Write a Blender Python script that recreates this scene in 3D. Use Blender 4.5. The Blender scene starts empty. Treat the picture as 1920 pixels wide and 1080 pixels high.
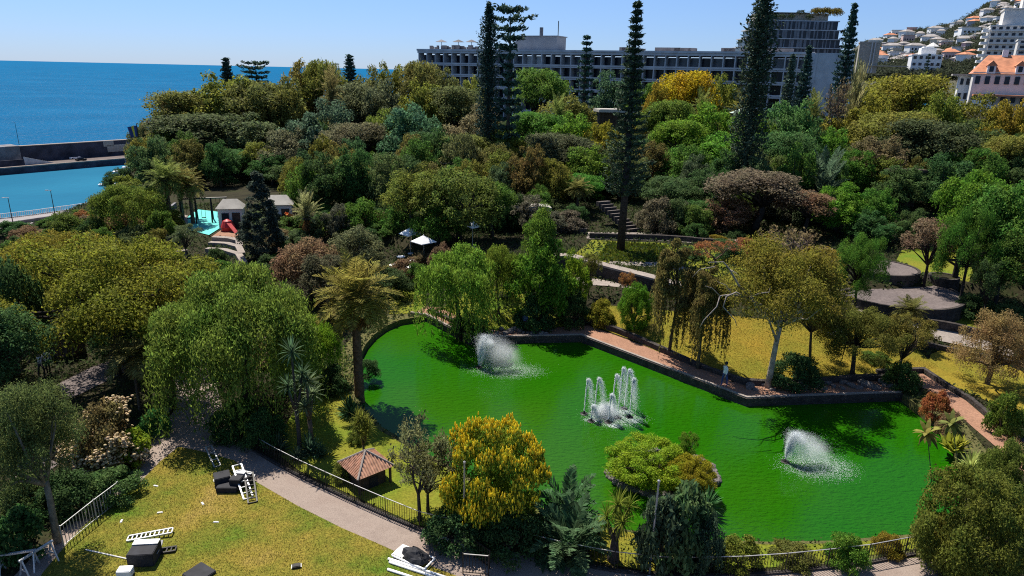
import bpy, bmesh, math, random
import numpy as np
from mathutils import Vector, Matrix, Euler, geometry
R = math.radians; PI = math.pi
random.seed(7); RNG = np.random.default_rng(11)
sc = bpy.context.scene; COL = sc.collection

# ------------------------------------------------------------------ camera, sky, sun, exposure
CAMH, PITCH, ROLL, F = 20.0, 17.6, 1.3, 1280.0
CM = Matrix.Rotation(R(90 - PITCH), 3, 'X') @ Matrix.Rotation(R(ROLL), 3, 'Z')
cd = bpy.data.cameras.new('camera'); cam = bpy.data.objects.new('camera', cd); COL.objects.link(cam)
cam.location = (0, 0, CAMH); cam.rotation_euler = CM.to_euler()
cd.sensor_width = 36; cd.lens = 36 * F / 1920; cd.clip_start = .5; cd.clip_end = 60000
sc.camera = cam
SUN_EL, SUN_AZ = 61.0, -36.0                       # azimuth from +Y, negative = to the left
w = bpy.data.worlds.new('World'); sc.world = w; w.use_nodes = True
nt = w.node_tree; sky = nt.nodes.new('ShaderNodeTexSky'); sky.sky_type = 'NISHITA'; sky.sun_disc = False
sky.sun_elevation = R(SUN_EL); sky.sun_rotation = R(SUN_AZ); sky.altitude = 60
sky.air_density = 1.0; sky.dust_density = 0.0; sky.ozone_density = 3.0
tint = nt.nodes.new('ShaderNodeMix'); tint.data_type = 'RGBA'; tint.blend_type = 'MULTIPLY'; tint.inputs[0].default_value = 1; 
wt = nt.nodes.new('ShaderNodeTexCoord'); wx = nt.nodes.new('ShaderNodeSeparateXYZ'); wr = nt.nodes.new('ShaderNodeValToRGB')
wr.color_ramp.elements[0].position = 0; wr.color_ramp.elements[0].color = (.44, .59, 1.04, 1); wr.color_ramp.elements[1].position = .22; wr.color_ramp.elements[1].color = (.77, .875, 1.03, 1)
nt.links.new(wt.outputs['Generated'], wx.inputs[0]); nt.links.new(wx.outputs[2], wr.inputs[0]); nt.links.new(wr.outputs[0], tint.inputs[7])
nt.links.new(sky.outputs[0], tint.inputs[6]); nt.links.new(tint.outputs[2], nt.nodes['Background'].inputs[0]); nt.nodes['Background'].inputs[1].default_value = .075
sl = bpy.data.lights.new('sun', 'SUN'); sl.energy = 4.8; sl.angle = R(.5); sl.color = (1, .95, .86)
so = bpy.data.objects.new('sun', sl); COL.objects.link(so)
sd = Vector((math.sin(R(SUN_AZ)) * math.cos(R(SUN_EL)), math.cos(R(SUN_AZ)) * math.cos(R(SUN_EL)), math.sin(R(SUN_EL))))
so.rotation_euler = (-sd).to_track_quat('-Z', 'Y').to_euler(); so.location = (0, 60, 90)
sc.view_settings.view_transform = 'Standard'; sc.view_settings.look = 'None'
sc.view_settings.exposure = .72; sc.view_settings.gamma = 1
sc.render.engine = 'CYCLES'; sc.cycles.max_bounces = 5; sc.cycles.diffuse_bounces = 3; sc.cycles.glossy_bounces = 2
sc.cycles.volume_bounces = 5; sc.cycles.transmission_bounces = 3; sc.cycles.transparent_max_bounces = 6; sc.cycles.use_denoising = False; sc.cycles.filter_width = 1.1

# ------------------------------------------------------------------ where things stand
def ray(px, py):
    return CM @ Vector(((px - 960) / F, (540 - py) / F, -1))
def G(px, py, z=0.0):                              # the point at height z seen at a pixel of the photo
    d = ray(px, py); t = (z - CAMH) / d.z
    return Vector((d.x * t, d.y * t, z))
def PY(px, py, Y):
    d = ray(px, py); t = Y / d.y
    return Vector((d.x * t, Y, CAMH + d.z * t))
FAR_PX = [(770, 588), (800, 592), (880, 634), (1090, 630), (1400, 748), (1690, 738)]
LAKE_PX = [(668, 716), (669, 692), (675, 666), (686, 645), (702, 627), (724, 611), (750, 600)] + FAR_PX[1:] + [(1760, 790), (1800, 845), (1818, 905), (1800, 960), (1735, 1000),
           (1560, 1014), (1440, 1016), (1330, 1012), (1230, 1002), (1120, 985), (1010, 950), (900, 905), (800, 850), (715, 800), (678, 760)]
LAKE = [G(x, y).xy for x, y in LAKE_PX]
WATER_Z = -.45
FARW = [G(x, y).xy for x, y in FAR_PX]
_fx = [-200, -30, FARW[0].x - 4] + [p.x for p in FARW] + [FARW[-1].x + 6, FARW[-1].x + 14, 300]
_fy = [60, 60, 58] + [p.y for p in FARW] + [FARW[-1].y + 1, FARW[-1].y + 3, 50]
def hv(x, y):                                      # terrain height, arrays
    x = np.asarray(x, float); y = np.asarray(y, float)
    v = y - np.interp(x, _fx, _fy) - 2.2
    a = np.interp(v, [0, 9, 11.9, 12.4, 26, 60, 80, 150, 400], [0, 1.7, 1.8, 2.8, 3.2, 3.6, 4.0, 6.5, 12])
    a = a * np.interp(x, [-60, -30, -8], [.3, .45, 1])
    a = a + .25 * np.sin(x * .21) * np.sin(y * .17) * np.clip(v / 25, 0, 1)
    ex = np.interp(y, [0, 45, 70, 85, 110, 135, 170, 300], [-200, -110, -62, -58, -63, -74, -86, -110])
    s = np.clip((ex - x) / 16, 0, 1); s = s * s * (3 - 2 * s)
    return a * (1 - s) - 27 * s
def h(x, y): return float(hv(x, y))
def GT(px, py):                                    # the terrain point seen at a pixel
    d = ray(px, py); t = 8.0
    while t < 420:
        p = d * t
        if CAMH + p.z <= h(p.x, p.y): break
        t += .5
    lo, hi = t - .5, t
    for _ in range(14):
        m = (lo + hi) / 2
        if CAMH + d.z * m <= h(d.x * m, d.y * m): hi = m
        else: lo = m
    return Vector((d.x * hi, d.y * hi, h(d.x * hi, d.y * hi)))
def inside(poly, X, Y):
    X = np.asarray(X); Y = np.asarray(Y); r = np.zeros(X.shape, bool); n = len(poly)
    for i in range(n):
        x1, y1 = poly[i][0], poly[i][1]; x2, y2 = poly[i - 1][0], poly[i - 1][1]
        c = ((y1 > Y) != (y2 > Y)) & (X < (x2 - x1) * (Y - y1) / ((y2 - y1) or 1e-9) + x1)
        r ^= c
    return r

# ------------------------------------------------------------------ materials
def nmat(name):
    m = bpy.data.materials.new(name); m.use_nodes = True; t = m.node_tree
    return m, t, t.nodes['Principled BSDF'], t.nodes.new, t.links.new
def setc(b, rough, spec=.3):
    b.inputs['Roughness'].default_value = rough; b.inputs['Specular IOR Level'].default_value = spec
def plain(name, c, rough=.7, metal=0, spec=.3, vary=.25, scale=3.0):
    m, t, b, N, L = nmat(name); setc(b, rough, spec); b.inputs['Metallic'].default_value = metal
    tc = N('ShaderNodeTexCoord'); n = N('ShaderNodeTexNoise'); n.inputs['Scale'].default_value = scale; n.inputs['Detail'].default_value = 5
    r = N('ShaderNodeValToRGB'); r.color_ramp.elements[0].position = .3; r.color_ramp.elements[1].position = .7
    r.color_ramp.elements[0].color = tuple(x * (1 - vary) for x in c) + (1,); r.color_ramp.elements[1].color = tuple(min(1, x * (1 + vary)) for x in c) + (1,)
    L(tc.outputs['Object'], n.inputs['Vector']); L(n.outputs['Fac'], r.inputs['Fac']); L(r.outputs['Color'], b.inputs['Base Color'])
    return m
def ground(name, cols, big=.12, small=6.0, rough=.95, bump=.4, bdist=.05, fine=.35):
    """patches of up to four colours at a large scale, mottled at a small one"""
    m, t, b, N, L = nmat(name); setc(b, rough, .1)
    tc = N('ShaderNodeTexCoord'); n1 = N('ShaderNodeTexNoise'); n1.inputs['Scale'].default_value = big; n1.inputs['Detail'].default_value = 6; n1.inputs['Roughness'].default_value = .62
    n2 = N('ShaderNodeTexNoise'); n2.inputs['Scale'].default_value = small; n2.inputs['Detail'].default_value = 4; n2.inputs['Roughness'].default_value = .7
    r = N('ShaderNodeValToRGB'); cr = r.color_ramp
    for i, c in enumerate(cols):
        p = .3 + .4 * i / max(1, len(cols) - 1)
        e = cr.elements[i] if i < 2 else cr.elements.new(p)
        e.position = p; e.color = c + (1,)
    mr = N('ShaderNodeMapRange'); mr.inputs[1].default_value = .3; mr.inputs[2].default_value = .7; mr.inputs[3].default_value = 1 - fine; mr.inputs[4].default_value = 1 + fine
    mx = N('ShaderNodeMix'); mx.data_type = 'RGBA'; mx.blend_type = 'MULTIPLY'; mx.inputs[0].default_value = 1
    bp = N('ShaderNodeBump'); bp.inputs['Strength'].default_value = bump; bp.inputs['Distance'].default_value = bdist
    L(tc.outputs['Object'], n1.inputs['Vector']); L(tc.outputs['Object'], n2.inputs['Vector'])
    L(n1.outputs['Fac'], r.inputs['Fac']); L(n2.outputs['Fac'], mr.inputs[0])
    L(r.outputs['Color'], mx.inputs[6]); L(mr.outputs[0], mx.inputs[7]); L(mx.outputs[2], b.inputs['Base Color'])
    L(n2.outputs['Fac'], bp.inputs['Height']); L(bp.outputs['Normal'], b.inputs['Normal'])
    return m
def leafmat(name, color=None, dv=.6, dh=.02, transl=.52, rough=.7, spec=.1):
    """thin leaves: colour from the plant object, varied leaf by leaf and branch by branch"""
    m, t, b, N, L = nmat(name); setc(b, rough, spec)
    tc = N('ShaderNodeTexCoord'); oi = N('ShaderNodeObjectInfo'); ge = N('ShaderNodeNewGeometry')
    hs = N('ShaderNodeHueSaturation'); nz = N('ShaderNodeTexNoise'); nz.inputs['Scale'].default_value = 2.6; nz.inputs['Detail'].default_value = 2
    v = N('ShaderNodeMapRange'); v.inputs[3].default_value = 1 - dv; v.inputs[4].default_value = 1 + dv
    hh = N('ShaderNodeMapRange'); hh.inputs[1].default_value = .3; hh.inputs[2].default_value = .7; hh.inputs[3].default_value = .5 - dh; hh.inputs[4].default_value = .5 + dh
    L(tc.outputs['Object'], nz.inputs['Vector']); L(nz.outputs['Fac'], hh.inputs[0]); L(ge.outputs['Random Per Island'], v.inputs[0])
    if color: hs.inputs['Color'].default_value = color + (1,)
    else: L(oi.outputs['Color'], hs.inputs['Color'])
    L(hh.outputs[0], hs.inputs['Hue']); L(v.outputs[0], hs.inputs['Value']); L(hs.outputs[0], b.inputs['Base Color'])
    tr = N('ShaderNodeBsdfTranslucent'); L(hs.outputs[0], tr.inputs['Color'])
    ms = N('ShaderNodeMixShader'); ms.inputs[0].default_value = transl
    L(b.outputs[0], ms.inputs[1]); L(tr.outputs[0], ms.inputs[2]); L(ms.outputs[0], t.nodes['Material Output'].inputs['Surface'])
    return m
def barkmat():
    m, t, b, N, L = nmat('bark'); setc(b, .95, .1)
    tc = N('ShaderNodeTexCoord'); oi = N('ShaderNodeObjectInfo'); nz = N('ShaderNodeTexNoise'); nz.inputs['Scale'].default_value = 14; nz.inputs['Detail'].default_value = 5
    mr = N('ShaderNodeMapRange'); mr.inputs[1].default_value = .3; mr.inputs[2].default_value = .7; mr.inputs[3].default_value = .55; mr.inputs[4].default_value = 1.4
    mx = N('ShaderNodeMix'); mx.data_type = 'RGBA'; mx.blend_type = 'MULTIPLY'; mx.inputs[0].default_value = 1
    bp = N('ShaderNodeBump'); bp.inputs['Strength'].default_value = .6; bp.inputs['Distance'].default_value = .03
    L(tc.outputs['Object'], nz.inputs['Vector']); L(nz.outputs['Fac'], mr.inputs[0]); L(oi.outputs['Color'], mx.inputs[6]); L(mr.outputs[0], mx.inputs[7])
    L(mx.outputs[2], b.inputs['Base Color']); L(nz.outputs['Fac'], bp.inputs['Height']); L(bp.outputs['Normal'], b.inputs['Normal'])
    return m
def watermat(name, c1, c2, big, wave, strength, rough, spec, dist=.1, stretch=(1, 1, 1), gloss=None, gb=1.0):
    m, t, b, N, L = nmat(name); setc(b, rough, spec)
    tc = N('ShaderNodeTexCoord'); mp = N('ShaderNodeMapping'); mp.inputs['Scale'].default_value = stretch
    n1 = N('ShaderNodeTexNoise'); n1.inputs['Scale'].default_value = big; n1.inputs['Detail'].default_value = 3
    r = N('ShaderNodeValToRGB'); r.color_ramp.elements[0].position = .38; r.color_ramp.elements[1].position = .66
    r.color_ramp.elements[0].color = c1 + (1,); r.color_ramp.elements[1].color = c2 + (1,)
    n2 = N('ShaderNodeTexNoise'); n2.inputs['Scale'].default_value = wave; n2.inputs['Detail'].default_value = 4; n2.inputs['Roughness'].default_value = .6
    bp = N('ShaderNodeBump'); bp.inputs['Strength'].default_value = strength; bp.inputs['Distance'].default_value = dist
    L(tc.outputs['Object'], n1.inputs['Vector']); L(n1.outputs['Fac'], r.inputs['Fac']); L(r.outputs['Color'], b.inputs['Base Color'])
    L(tc.outputs['Object'], mp.inputs['Vector']); L(mp.outputs[0], n2.inputs['Vector']); L(n2.outputs['Fac'], bp.inputs['Height']); L(bp.outputs['Normal'], b.inputs['Normal'])
    if gloss is not None:
        d_ = N('ShaderNodeBsdfDiffuse'); g_ = N('ShaderNodeBsdfGlossy'); g_.inputs['Roughness'].default_value = rough; x_ = N('ShaderNodeMixShader'); x_.inputs[0].default_value = gloss
        b2 = N('ShaderNodeBump'); b2.inputs['Strength'].default_value = strength * gb; b2.inputs['Distance'].default_value = dist; L(n2.outputs['Fac'], b2.inputs['Height'])
        L(r.outputs['Color'], d_.inputs['Color']); L(bp.outputs['Normal'], d_.inputs['Normal']); L(b2.outputs['Normal'], g_.inputs['Normal']); L(d_.outputs[0], x_.inputs[1]); L(g_.outputs[0], x_.inputs[2]); L(x_.outputs[0], t.nodes['Material Output'].inputs['Surface'])
    return m
M = dict(
    soil=ground('garden_soil', [(.014, .013, .007), (.03, .026, .013), (.024, .03, .009)], .3, 5),
    bank=ground('grassy_bank', [(.05, .06, .018), (.10, .09, .035), (.08, .10, .02)], .5, 6),
    lawn=ground('dry_lawn', [(.06, .13, .010), (.13, .135, .018), (.20, .155, .026), (.25, .175, .045)], .3, 9, bump=.7, bdist=.06, fine=.45),
    green=ground('green_lawn', [(.09, .15, .012), (.14, .155, .015), (.18, .16, .02)], .35, 9, bump=.7, bdist=.06, fine=.4),
    gold=ground('golden_lawn', [(.13, .135, .015), (.19, .15, .018), (.24, .16, .02)], .3, 8, bump=.7, bdist=.06, fine=.4),
    gravel=ground('gravel_path', [(.19, .145, .12), (.26, .205, .17), (.225, .17, .14)], .4, 22, bump=.3, bdist=.02, fine=.3),
    brick=ground('brick_paving', [(.24, .13, .085), (.31, .17, .11)], .7, 9, bump=.2, bdist=.02, fine=.3),
    paving=ground('stone_paving', [(.11, .09, .085), (.16, .13, .12)], .6, 6, bump=.2, bdist=.02, fine=.3),
    asphalt=ground('grey_paving', [(.22, .2, .2), (.32, .29, .28)], .2, 4, bump=.2, bdist=.02, fine=.2),
    stone=ground('dark_stone', [(.035, .03, .028), (.08, .068, .06)], 1.5, 7, bump=.9, bdist=.08, fine=.5),
    pale=ground('pale_stone', [(.22, .185, .16), (.32, .27, .23)], 1.5, 9, bump=.3, bdist=.02, fine=.25),
    rock=ground('grey_rock', [(.10, .09, .085), (.24, .21, .19)], 2.5, 9, bump=.9, bdist=.06, fine=.4),
    lake=watermat('green_pond_water', (.011, .092, .001), (.028, .098, .004), .05, 2.4, .9, .12, .5, .26, (1, 1.9, 1), .04, .05),
    sea=watermat('blue_sea_water', (.003, .095, .215), (.005, .115, .25), .01, .13, 1, .35, .1, 5.0, (1, 1.6, 1), .012, .6),
    bay=watermat('turquoise_bay_water', (.004, .105, .19), (.008, .13, .22), .02, .35, .7, .3, .12, .8, (1, 1, 1), .05, .2),
    leaf=leafmat('leaves'), needle=leafmat('needles', dv=.5, dh=.02, transl=.1, rough=.7), bark=barkmat(),
    iron=plain('dark_iron', (.022, .02, .018), .5, .3), steel=plain('pale_steel', (.55, .55, .55), .35, .5), galv=plain('galvanised_steel', (.42, .41, .40), .4, .5),
    white=plain('white_paint', (.78, .77, .75), .5, vary=.08), offwhite=plain('off_white_render', (.62, .59, .55), .8, vary=.12, scale=.6),
    shade_stone=plain('shade_toned_stone', (.05, .052, .07), .95, vary=.5, scale=.25), plant=plain('plant_room_render', (.24, .26, .29), .9, vary=.12, scale=.4), concrete=plain('grey_concrete', (.47, .47, .475), .9, vary=.18, scale=.5), dconcrete=plain('weathered_concrete', (.17, .16, .165), .95, vary=.35, scale=.4),  # pier stone: the shade on its near face is put into the colour
    black=plain('black_cloth', (.018, .018, .022), .75, vary=.4), tile=plain('terracotta', (.50, .27, .17), .85, vary=.35, scale=4), tile_far=plain('orange_roof', (.46, .19, .10), .85, vary=.25, scale=.7),
    wood=plain('dark_timber', (.06, .04, .028), .85, vary=.35), glass=plain('dark_window_glass', (.015, .022, .034), .2, 0, .25, .3, .3),
    curtain=plain('curtained_window', (.10, .11, .13), .25, 0, .5, .4, .5), teal=plain('teal_safety_surface', (.10, .48, .42), .8, vary=.12, scale=.5),
    red=plain('red_paint', (.42, .03, .03), .5), orange=plain('orange_plastic', (.7, .2, .05), .45), blue=plain('blue_cloth', (.05, .08, .22), .8), yellow=plain('yellow_cloth', (.75, .55, .04), .8),
    skin=plain('skin', (.45, .28, .2), .6), drop=plain('white_water_drops', (.86, .9, .92), .3, vary=.03), roofgrey=plain('grey_roofing', (.36, .33, .28), .85, vary=.2, scale=1.2), greenroof=plain('pale_green_roofing', (.34, .42, .34), .7, vary=.15))

# ------------------------------------------------------------------ objects
def link(name, me, mat=None, parent=None, color=None):
    o = bpy.data.objects.new(name, me); COL.objects.link(o)
    if parent: o.parent = parent
    if mat and me is not None and not me.materials: me.materials.append(mat)
    if color: o.color = tuple(color) + (1,)
    return o
def tag(o, label=None, cat=None, group=None, kind=None):
    if label: o['label'] = label
    if cat: o['category'] = cat
    if group: o['group'] = group
    if kind: o['kind'] = kind
    return o
def thing(name, label, cat, loc=(0, 0, 0), rz=0, group=None):
    o = link(name, None); o.location = loc; o.rotation_euler = (0, 0, rz); o.empty_display_size = .3
    return tag(o, label, cat, group)
def npmesh(name, V, Fq, smooth=False):
    V = np.asarray(V, np.float32); Fq = np.asarray(Fq, np.int32); k = Fq.shape[1]
    me = bpy.data.meshes.new(name); me.vertices.add(len(V)); me.vertices.foreach_set('co', V.ravel())
    me.loops.add(Fq.size); me.loops.foreach_set('vertex_index', Fq.ravel()); me.polygons.add(len(Fq))
    me.polygons.foreach_set('loop_start', np.arange(0, Fq.size, k, dtype=np.int32))
    if smooth: me.polygons.foreach_set('use_smooth', np.ones(len(Fq), bool))
    me.update(calc_edges=True); return me
class MB:
    def __init__(s): s.v = []; s.f = []
    def add(s, v, f):
        o = len(s.v); s.v += [tuple(p) for p in v]; s.f += [[i + o for i in q] for q in f]; return s
    def box(s, c, d, rz=0, taper=1.0, tilt=None):
        x, y, z = d[0] / 2, d[1] / 2, d[2] / 2
        P = [Vector((a * x * (taper if cc > 0 else 1), b * y * (taper if cc > 0 else 1), cc * z)) for cc in (-1, 1) for a, b in ((-1, -1), (1, -1), (1, 1), (-1, 1))]
        m = Matrix.Rotation(rz, 3, 'Z')
        if tilt is not None: m = m @ tilt
        return s.add([m @ p + Vector(c) for p in P], [(3, 2, 1, 0), (4, 5, 6, 7), (0, 1, 5, 4), (1, 2, 6, 5), (2, 3, 7, 6), (3, 0, 4, 7)])
    def bar(s, a, b, wd, ht=None):
        a = Vector(a); b = Vector(b); d = b - a; ht = ht or wd
        q = d.to_track_quat('X', 'Z').to_matrix()
        return s.box((a + b) / 2, (d.length, wd, ht), 0, 1, q)
    def tube(s, pts, rad, n=6, cap=True):
        pts = [Vector(p) for p in pts]
        if not hasattr(rad, '__len__'): rad = [rad] * len(pts)
        V = []; Fc = []
        for i, p in enumerate(pts):
            t = (pts[min(i + 1, len(pts) - 1)] - pts[max(i - 1, 0)]); t = t.normalized() if t.length > 1e-6 else Vector((0, 0, 1))
            u = t.cross(Vector((0, 1, 0)) if abs(t.y) < .9 else Vector((1, 0, 0))).normalized(); w_ = t.cross(u)
            for k in range(n):
                a = 2 * PI * k / n; V.append(p + (u * math.cos(a) + w_ * math.sin(a)) * rad[i])
        for i in range(len(pts) - 1):
            for k in range(n):
                Fc.append((i * n + k, i * n + (k + 1) % n, (i + 1) * n + (k + 1) % n, (i + 1) * n + k))
        if cap: Fc += [tuple(range(n - 1, -1, -1)), tuple((len(pts) - 1) * n + k for k in range(n))]
        return s.add(V, Fc)
    def prism(s, poly, z0, z1):
        n = len(poly); a = sum(poly[i][0] * poly[(i + 1) % n][1] - poly[(i + 1) % n][0] * poly[i][1] for i in range(n))
        if a < 0: poly = poly[::-1]
        V = [(p[0], p[1], z0) for p in poly] + [(p[0], p[1], z1) for p in poly]
        return s.add(V, [tuple(range(n - 1, -1, -1)), tuple(range(n, 2 * n))] + [(i, (i + 1) % n, n + (i + 1) % n, n + i) for i in range(n)])
    def lathe(s, prof, n=16, c=(0, 0, 0), cap=True):
        V = []; Fc = []
        for r, z in prof:
            for k in range(n): V.append((c[0] + r * math.cos(2 * PI * k / n), c[1] + r * math.sin(2 * PI * k / n), c[2] + z))
        for i in range(len(prof) - 1):
            for k in range(n): Fc.append((i * n + k, i * n + (k + 1) % n, (i + 1) * n + (k + 1) % n, (i + 1) * n + k))
        if cap: Fc += [tuple(range(n - 1, -1, -1)), tuple((len(prof) - 1) * n + k for k in range(n))]
        return s.add(V, Fc)
    def mesh(s, name, smooth=False):
        me = bpy.data.meshes.new(name); me.from_pydata(s.v, [], s.f); me.update()
        if smooth: me.polygons.foreach_set('use_smooth', np.ones(len(me.polygons), bool))
        return me
    def build(s, name, mat, parent=None, smooth=False, color=None):
        return link(name, s.mesh(name, smooth), mat, parent, color)
def resample(pts, step):
    out = [Vector(pts[0])]
    for a, b in zip(pts, pts[1:]):
        a = Vector(a); b = Vector(b); n = max(1, int(round((b - a).length / step)))
        out += [a.lerp(b, (i + 1) / n) for i in range(n)]
    return out
def offset(pts, d):                                # shift an open polyline sideways (left of its direction for d > 0)
    pts = [Vector((p[0], p[1])) for p in pts]; out = []
    for i, p in enumerate(pts):
        a = (p - pts[i - 1]).normalized() if i else None; b = (pts[i + 1] - p).normalized() if i < len(pts) - 1 else None
        a = a or b; b = b or a
        n = (Vector((-a.y, a.x)) + Vector((-b.y, b.x))); n = n.normalized() if n.length > 1e-6 else Vector((-a.y, a.x))
        c = max(.5, n.dot(Vector((-a.y, a.x)))); out.append(p + n * (d / c))
    return out
def sheet(name, poly, mat, off, kind='structure', step=.8):
    """a ground sheet draped on the terrain"""
    P = [Vector((p[0], p[1])) for p in resample(list(poly) + [poly[0]], step)][:-1]; n = len(P)
    x0, x1 = min(p.x for p in P), max(p.x for p in P); y0, y1 = min(p.y for p in P), max(p.y for p in P)
    X, Y = np.meshgrid(np.arange(x0, x1, step), np.arange(y0, y1, step)); k = inside(P, X, Y)
    V = P + [Vector((a, b)) for a, b in zip(X[k], Y[k])]
    r = geometry.delaunay_2d_cdt(V, [(i, (i + 1) % n) for i in range(n)], [list(range(n))], 1, 1e-4)
    v = np.array([(p.x, p.y) for p in r[0]]); z = hv(v[:, 0], v[:, 1]) + off
    me = bpy.data.meshes.new(name); me.from_pydata(np.column_stack([v, z]).tolist(), [], [list(f) for f in r[2]]); me.update()
    for p in me.polygons:
        if p.normal.z < 0: p.flip()
    o = link(name, me, mat); return tag(o, kind=kind)
def strip(name, left, right, mat, off, parent=None, zl=None, zr=None):
    V = []; Fc = []
    for a, b in zip(left, right):
        V += [(a[0], a[1], (h(a[0], a[1]) if zl is None else zl) + off), (b[0], b[1], (h(b[0], b[1]) if zr is None else zr) + off)]
    for i in range(len(left) - 1): Fc.append((2 * i, 2 * i + 1, 2 * i + 3, 2 * i + 2))
    return MB().add(V, Fc).build(name, mat, parent)
def wall_line(pts, thick, z0f, z1f):
    """an upright wall of some thickness along a line; z0f / z1f give foot and top height at x, y"""
    L_, R_ = offset(pts, thick / 2), offset(pts, -thick / 2); b = MB(); n = len(pts); V = []
    for a, c in zip(L_, R_):
        m = (a + c) / 2; lo, hi = z0f(m.x, m.y), z1f(m.x, m.y)
        V += [(a.x, a.y, lo), (a.x, a.y, hi), (c.x, c.y, hi), (c.x, c.y, lo)]
    Fc = []
    for i in range(n - 1):
        for k in range(4): Fc.append((4 * i + k, 4 * i + (k + 1) % 4, 4 * i + 4 + (k + 1) % 4, 4 * i + 4 + k))
    Fc += [(0, 3, 2, 1), tuple(4 * (n - 1) + k for k in (0, 1, 2, 3))]
    return b.add(V, Fc)
def pxs(l): return [GT(x, y) for x, y in l]
# ------------------------------------------------------------------ ground, water, paths
def graded(a, b, n, k): t = np.linspace(0, 1, n) ** k; return a + (b - a) * t
xs = np.concatenate([np.arange(-150, -70, 2.5), np.arange(-70, 70, .8), np.arange(70, 330, 4)]); ys = np.concatenate([np.arange(4, 75, .8), np.arange(75, 150, 1.6), np.arange(150, 330, 5)])
X, Y = np.meshgrid(xs, ys); Z = hv(X, Y); ny, nx = X.shape
idx = np.arange(nx * ny).reshape(ny, nx); Q = np.stack([idx[:-1, :-1], idx[:-1, 1:], idx[1:, 1:], idx[1:, :-1]], -1).reshape(-1, 4)
ins = inside(LAKE, X.ravel(), Y.ravel()); Q = Q[~ins[Q].any(1)]
tag(link('ground', npmesh('ground', np.column_stack([X.ravel(), Y.ravel(), Z.ravel()]), Q, True), M['soil']), kind='structure')
tag(MB().add([(-40000, -4000, -24), (40000, -4000, -24), (40000, 50000, -24), (-40000, 50000, -24)], [(0, 1, 2, 3)]).build('sea', M['sea']), kind='structure')
# sheltered harbour water inside the pier
bay = [G(a, b, -23.9) for a, b in [(-200, 420), (-200, 338), (0, 328), (120, 317), (300, 306), (420, 300), (420, 420)]]
tag(MB().add(bay, [tuple(range(len(bay)))]).build('harbour_water', M['bay']), kind='structure')
lk = [tuple(p) for p in offset([Vector((p[0], p[1])) for p in LAKE], -.2)]
tag(MB().add([(p[0], p[1], WATER_Z) for p in lk], [tuple(range(len(lk)))]).build('pond_water', M['lake']), kind='structure')
# bank ring: a kerb lip with a wall down to the bed
n = len(LAKE); area = sum(LAKE[i].x * LAKE[(i + 1) % n].y - LAKE[(i + 1) % n].x * LAKE[i].y for i in range(n)); sgn = -1 if area > 0 else 1
def ring(d):
    out = []
    for i in range(n):
        p = LAKE[i]; a = (p - LAKE[i - 1]).normalized(); b = (LAKE[(i + 1) % n] - p).normalized(); na = Vector((-a.y, a.x)); nn_ = (na + Vector((-b.y, b.x))).normalized()
        out.append(p + nn_ * (d * sgn / max(.5, nn_.dot(na))))
    return out
r0, r1 = LAKE, ring(1.5); V = []; Fc = []
for a, b in zip(r0, r1): V += [(a.x, a.y, -1.2), (a.x, a.y, .012), (b.x, b.y, .012)]
for i in range(n):
    j = (i + 1) % n
    for k in (0, 1): Fc.append((3 * i + k, 3 * i + k + 1, 3 * j + k + 1, 3 * j + k))
tag(MB().add(V, Fc).build('pond_bank', M['bank']), kind='structure')

lawn_px = [(335, 838), (375, 846), (440, 864), (482, 905), (560, 950), (640, 990), (705, 1018), (760, 1043), (860, 1082), (900, 1125), (20, 1180), (80, 1075), (140, 1003), (215, 932), (262, 905), (300, 866)]
path_px = [(320, 640), (328, 700), (332, 765), (300, 800), (262, 870), (215, 912), (130, 982), (60, 1045), (-20, 1130), (-20, 1200), (1800, 1200), (1760, 1060), (1730, 1036), (1715, 1040), (1500, 1073), (1215, 1080),
           (1100, 1064), (930, 1028), (780, 992), (640, 932), (560, 892), (480, 848), (440, 820), (418, 765), (396, 690), (385, 640)]
sheet('gravel_path', pxs(path_px), M['gravel'], .008); lawn = pxs(lawn_px); sheet('front_lawn', lawn, M['lawn'], .02)
sheet('pond_side_lawn', pxs([(588, 706), (655, 735), (668, 765), (712, 808), (798, 858), (900, 915), (980, 965), (930, 1020), (780, 984), (650, 925), (562, 884), (500, 836), (540, 790), (572, 740)]), M['green'], .03)
sheet('palm_lawn', pxs([(1105, 990), (1240, 1006), (1250, 1068), (1215, 1072), (1105, 1052)]), M['gold'], .03)
sheet('right_shore_bed', pxs([(1340, 1020), (1440, 1022), (1560, 1020), (1735, 1008), (1712, 1030), (1500, 1062), (1340, 1070)]), M['green'], .03)
# brick walk along the far wall, and on round the right-hand end
wi, wo = offset(resample(FARW, 1.5), .02), offset(resample(FARW, 1.5), 1.95)
strip('lakeside_walk', wi, wo, M['brick'], .022)['kind'] = 'structure'
rp = [GT(x, y) for x, y in [(1660, 715), (1725, 712), (1790, 752), (1850, 805), (1905, 850), (1960, 905)]]; rp = resample(rp, 1.5)
strip('pond_end_path', offset(rp, -.75), offset(rp, .75), M['brick'], .035)['kind'] = 'structure'
sheet('bank_lawn', pxs([(1112, 612), (1190, 640), (1300, 692), (1395, 722), (1560, 712), (1690, 706), (1760, 690), (1700, 640), (1600, 612), (1500, 606), (1400, 596), (1300, 588), (1200, 578), (1120, 572)]), M['gold'], .05)
sheet('willow_lawn', pxs([(815, 592), (900, 618), (1000, 622), (1060, 612), (1010, 570), (960, 540), (905, 535), (850, 560)]), M['green'], .05)
sheet('hedge_lawn', pxs([(730, 590), (795, 588), (800, 560), (780, 536), (735, 540)]), M['green'], .05)
sheet('right_lawn', pxs([(1745, 665), (1780, 652), (1850, 668), (1925, 700), (1960, 790), (1900, 775), (1840, 748), (1790, 726), (1735, 700)]), M['gold'], .05)
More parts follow.
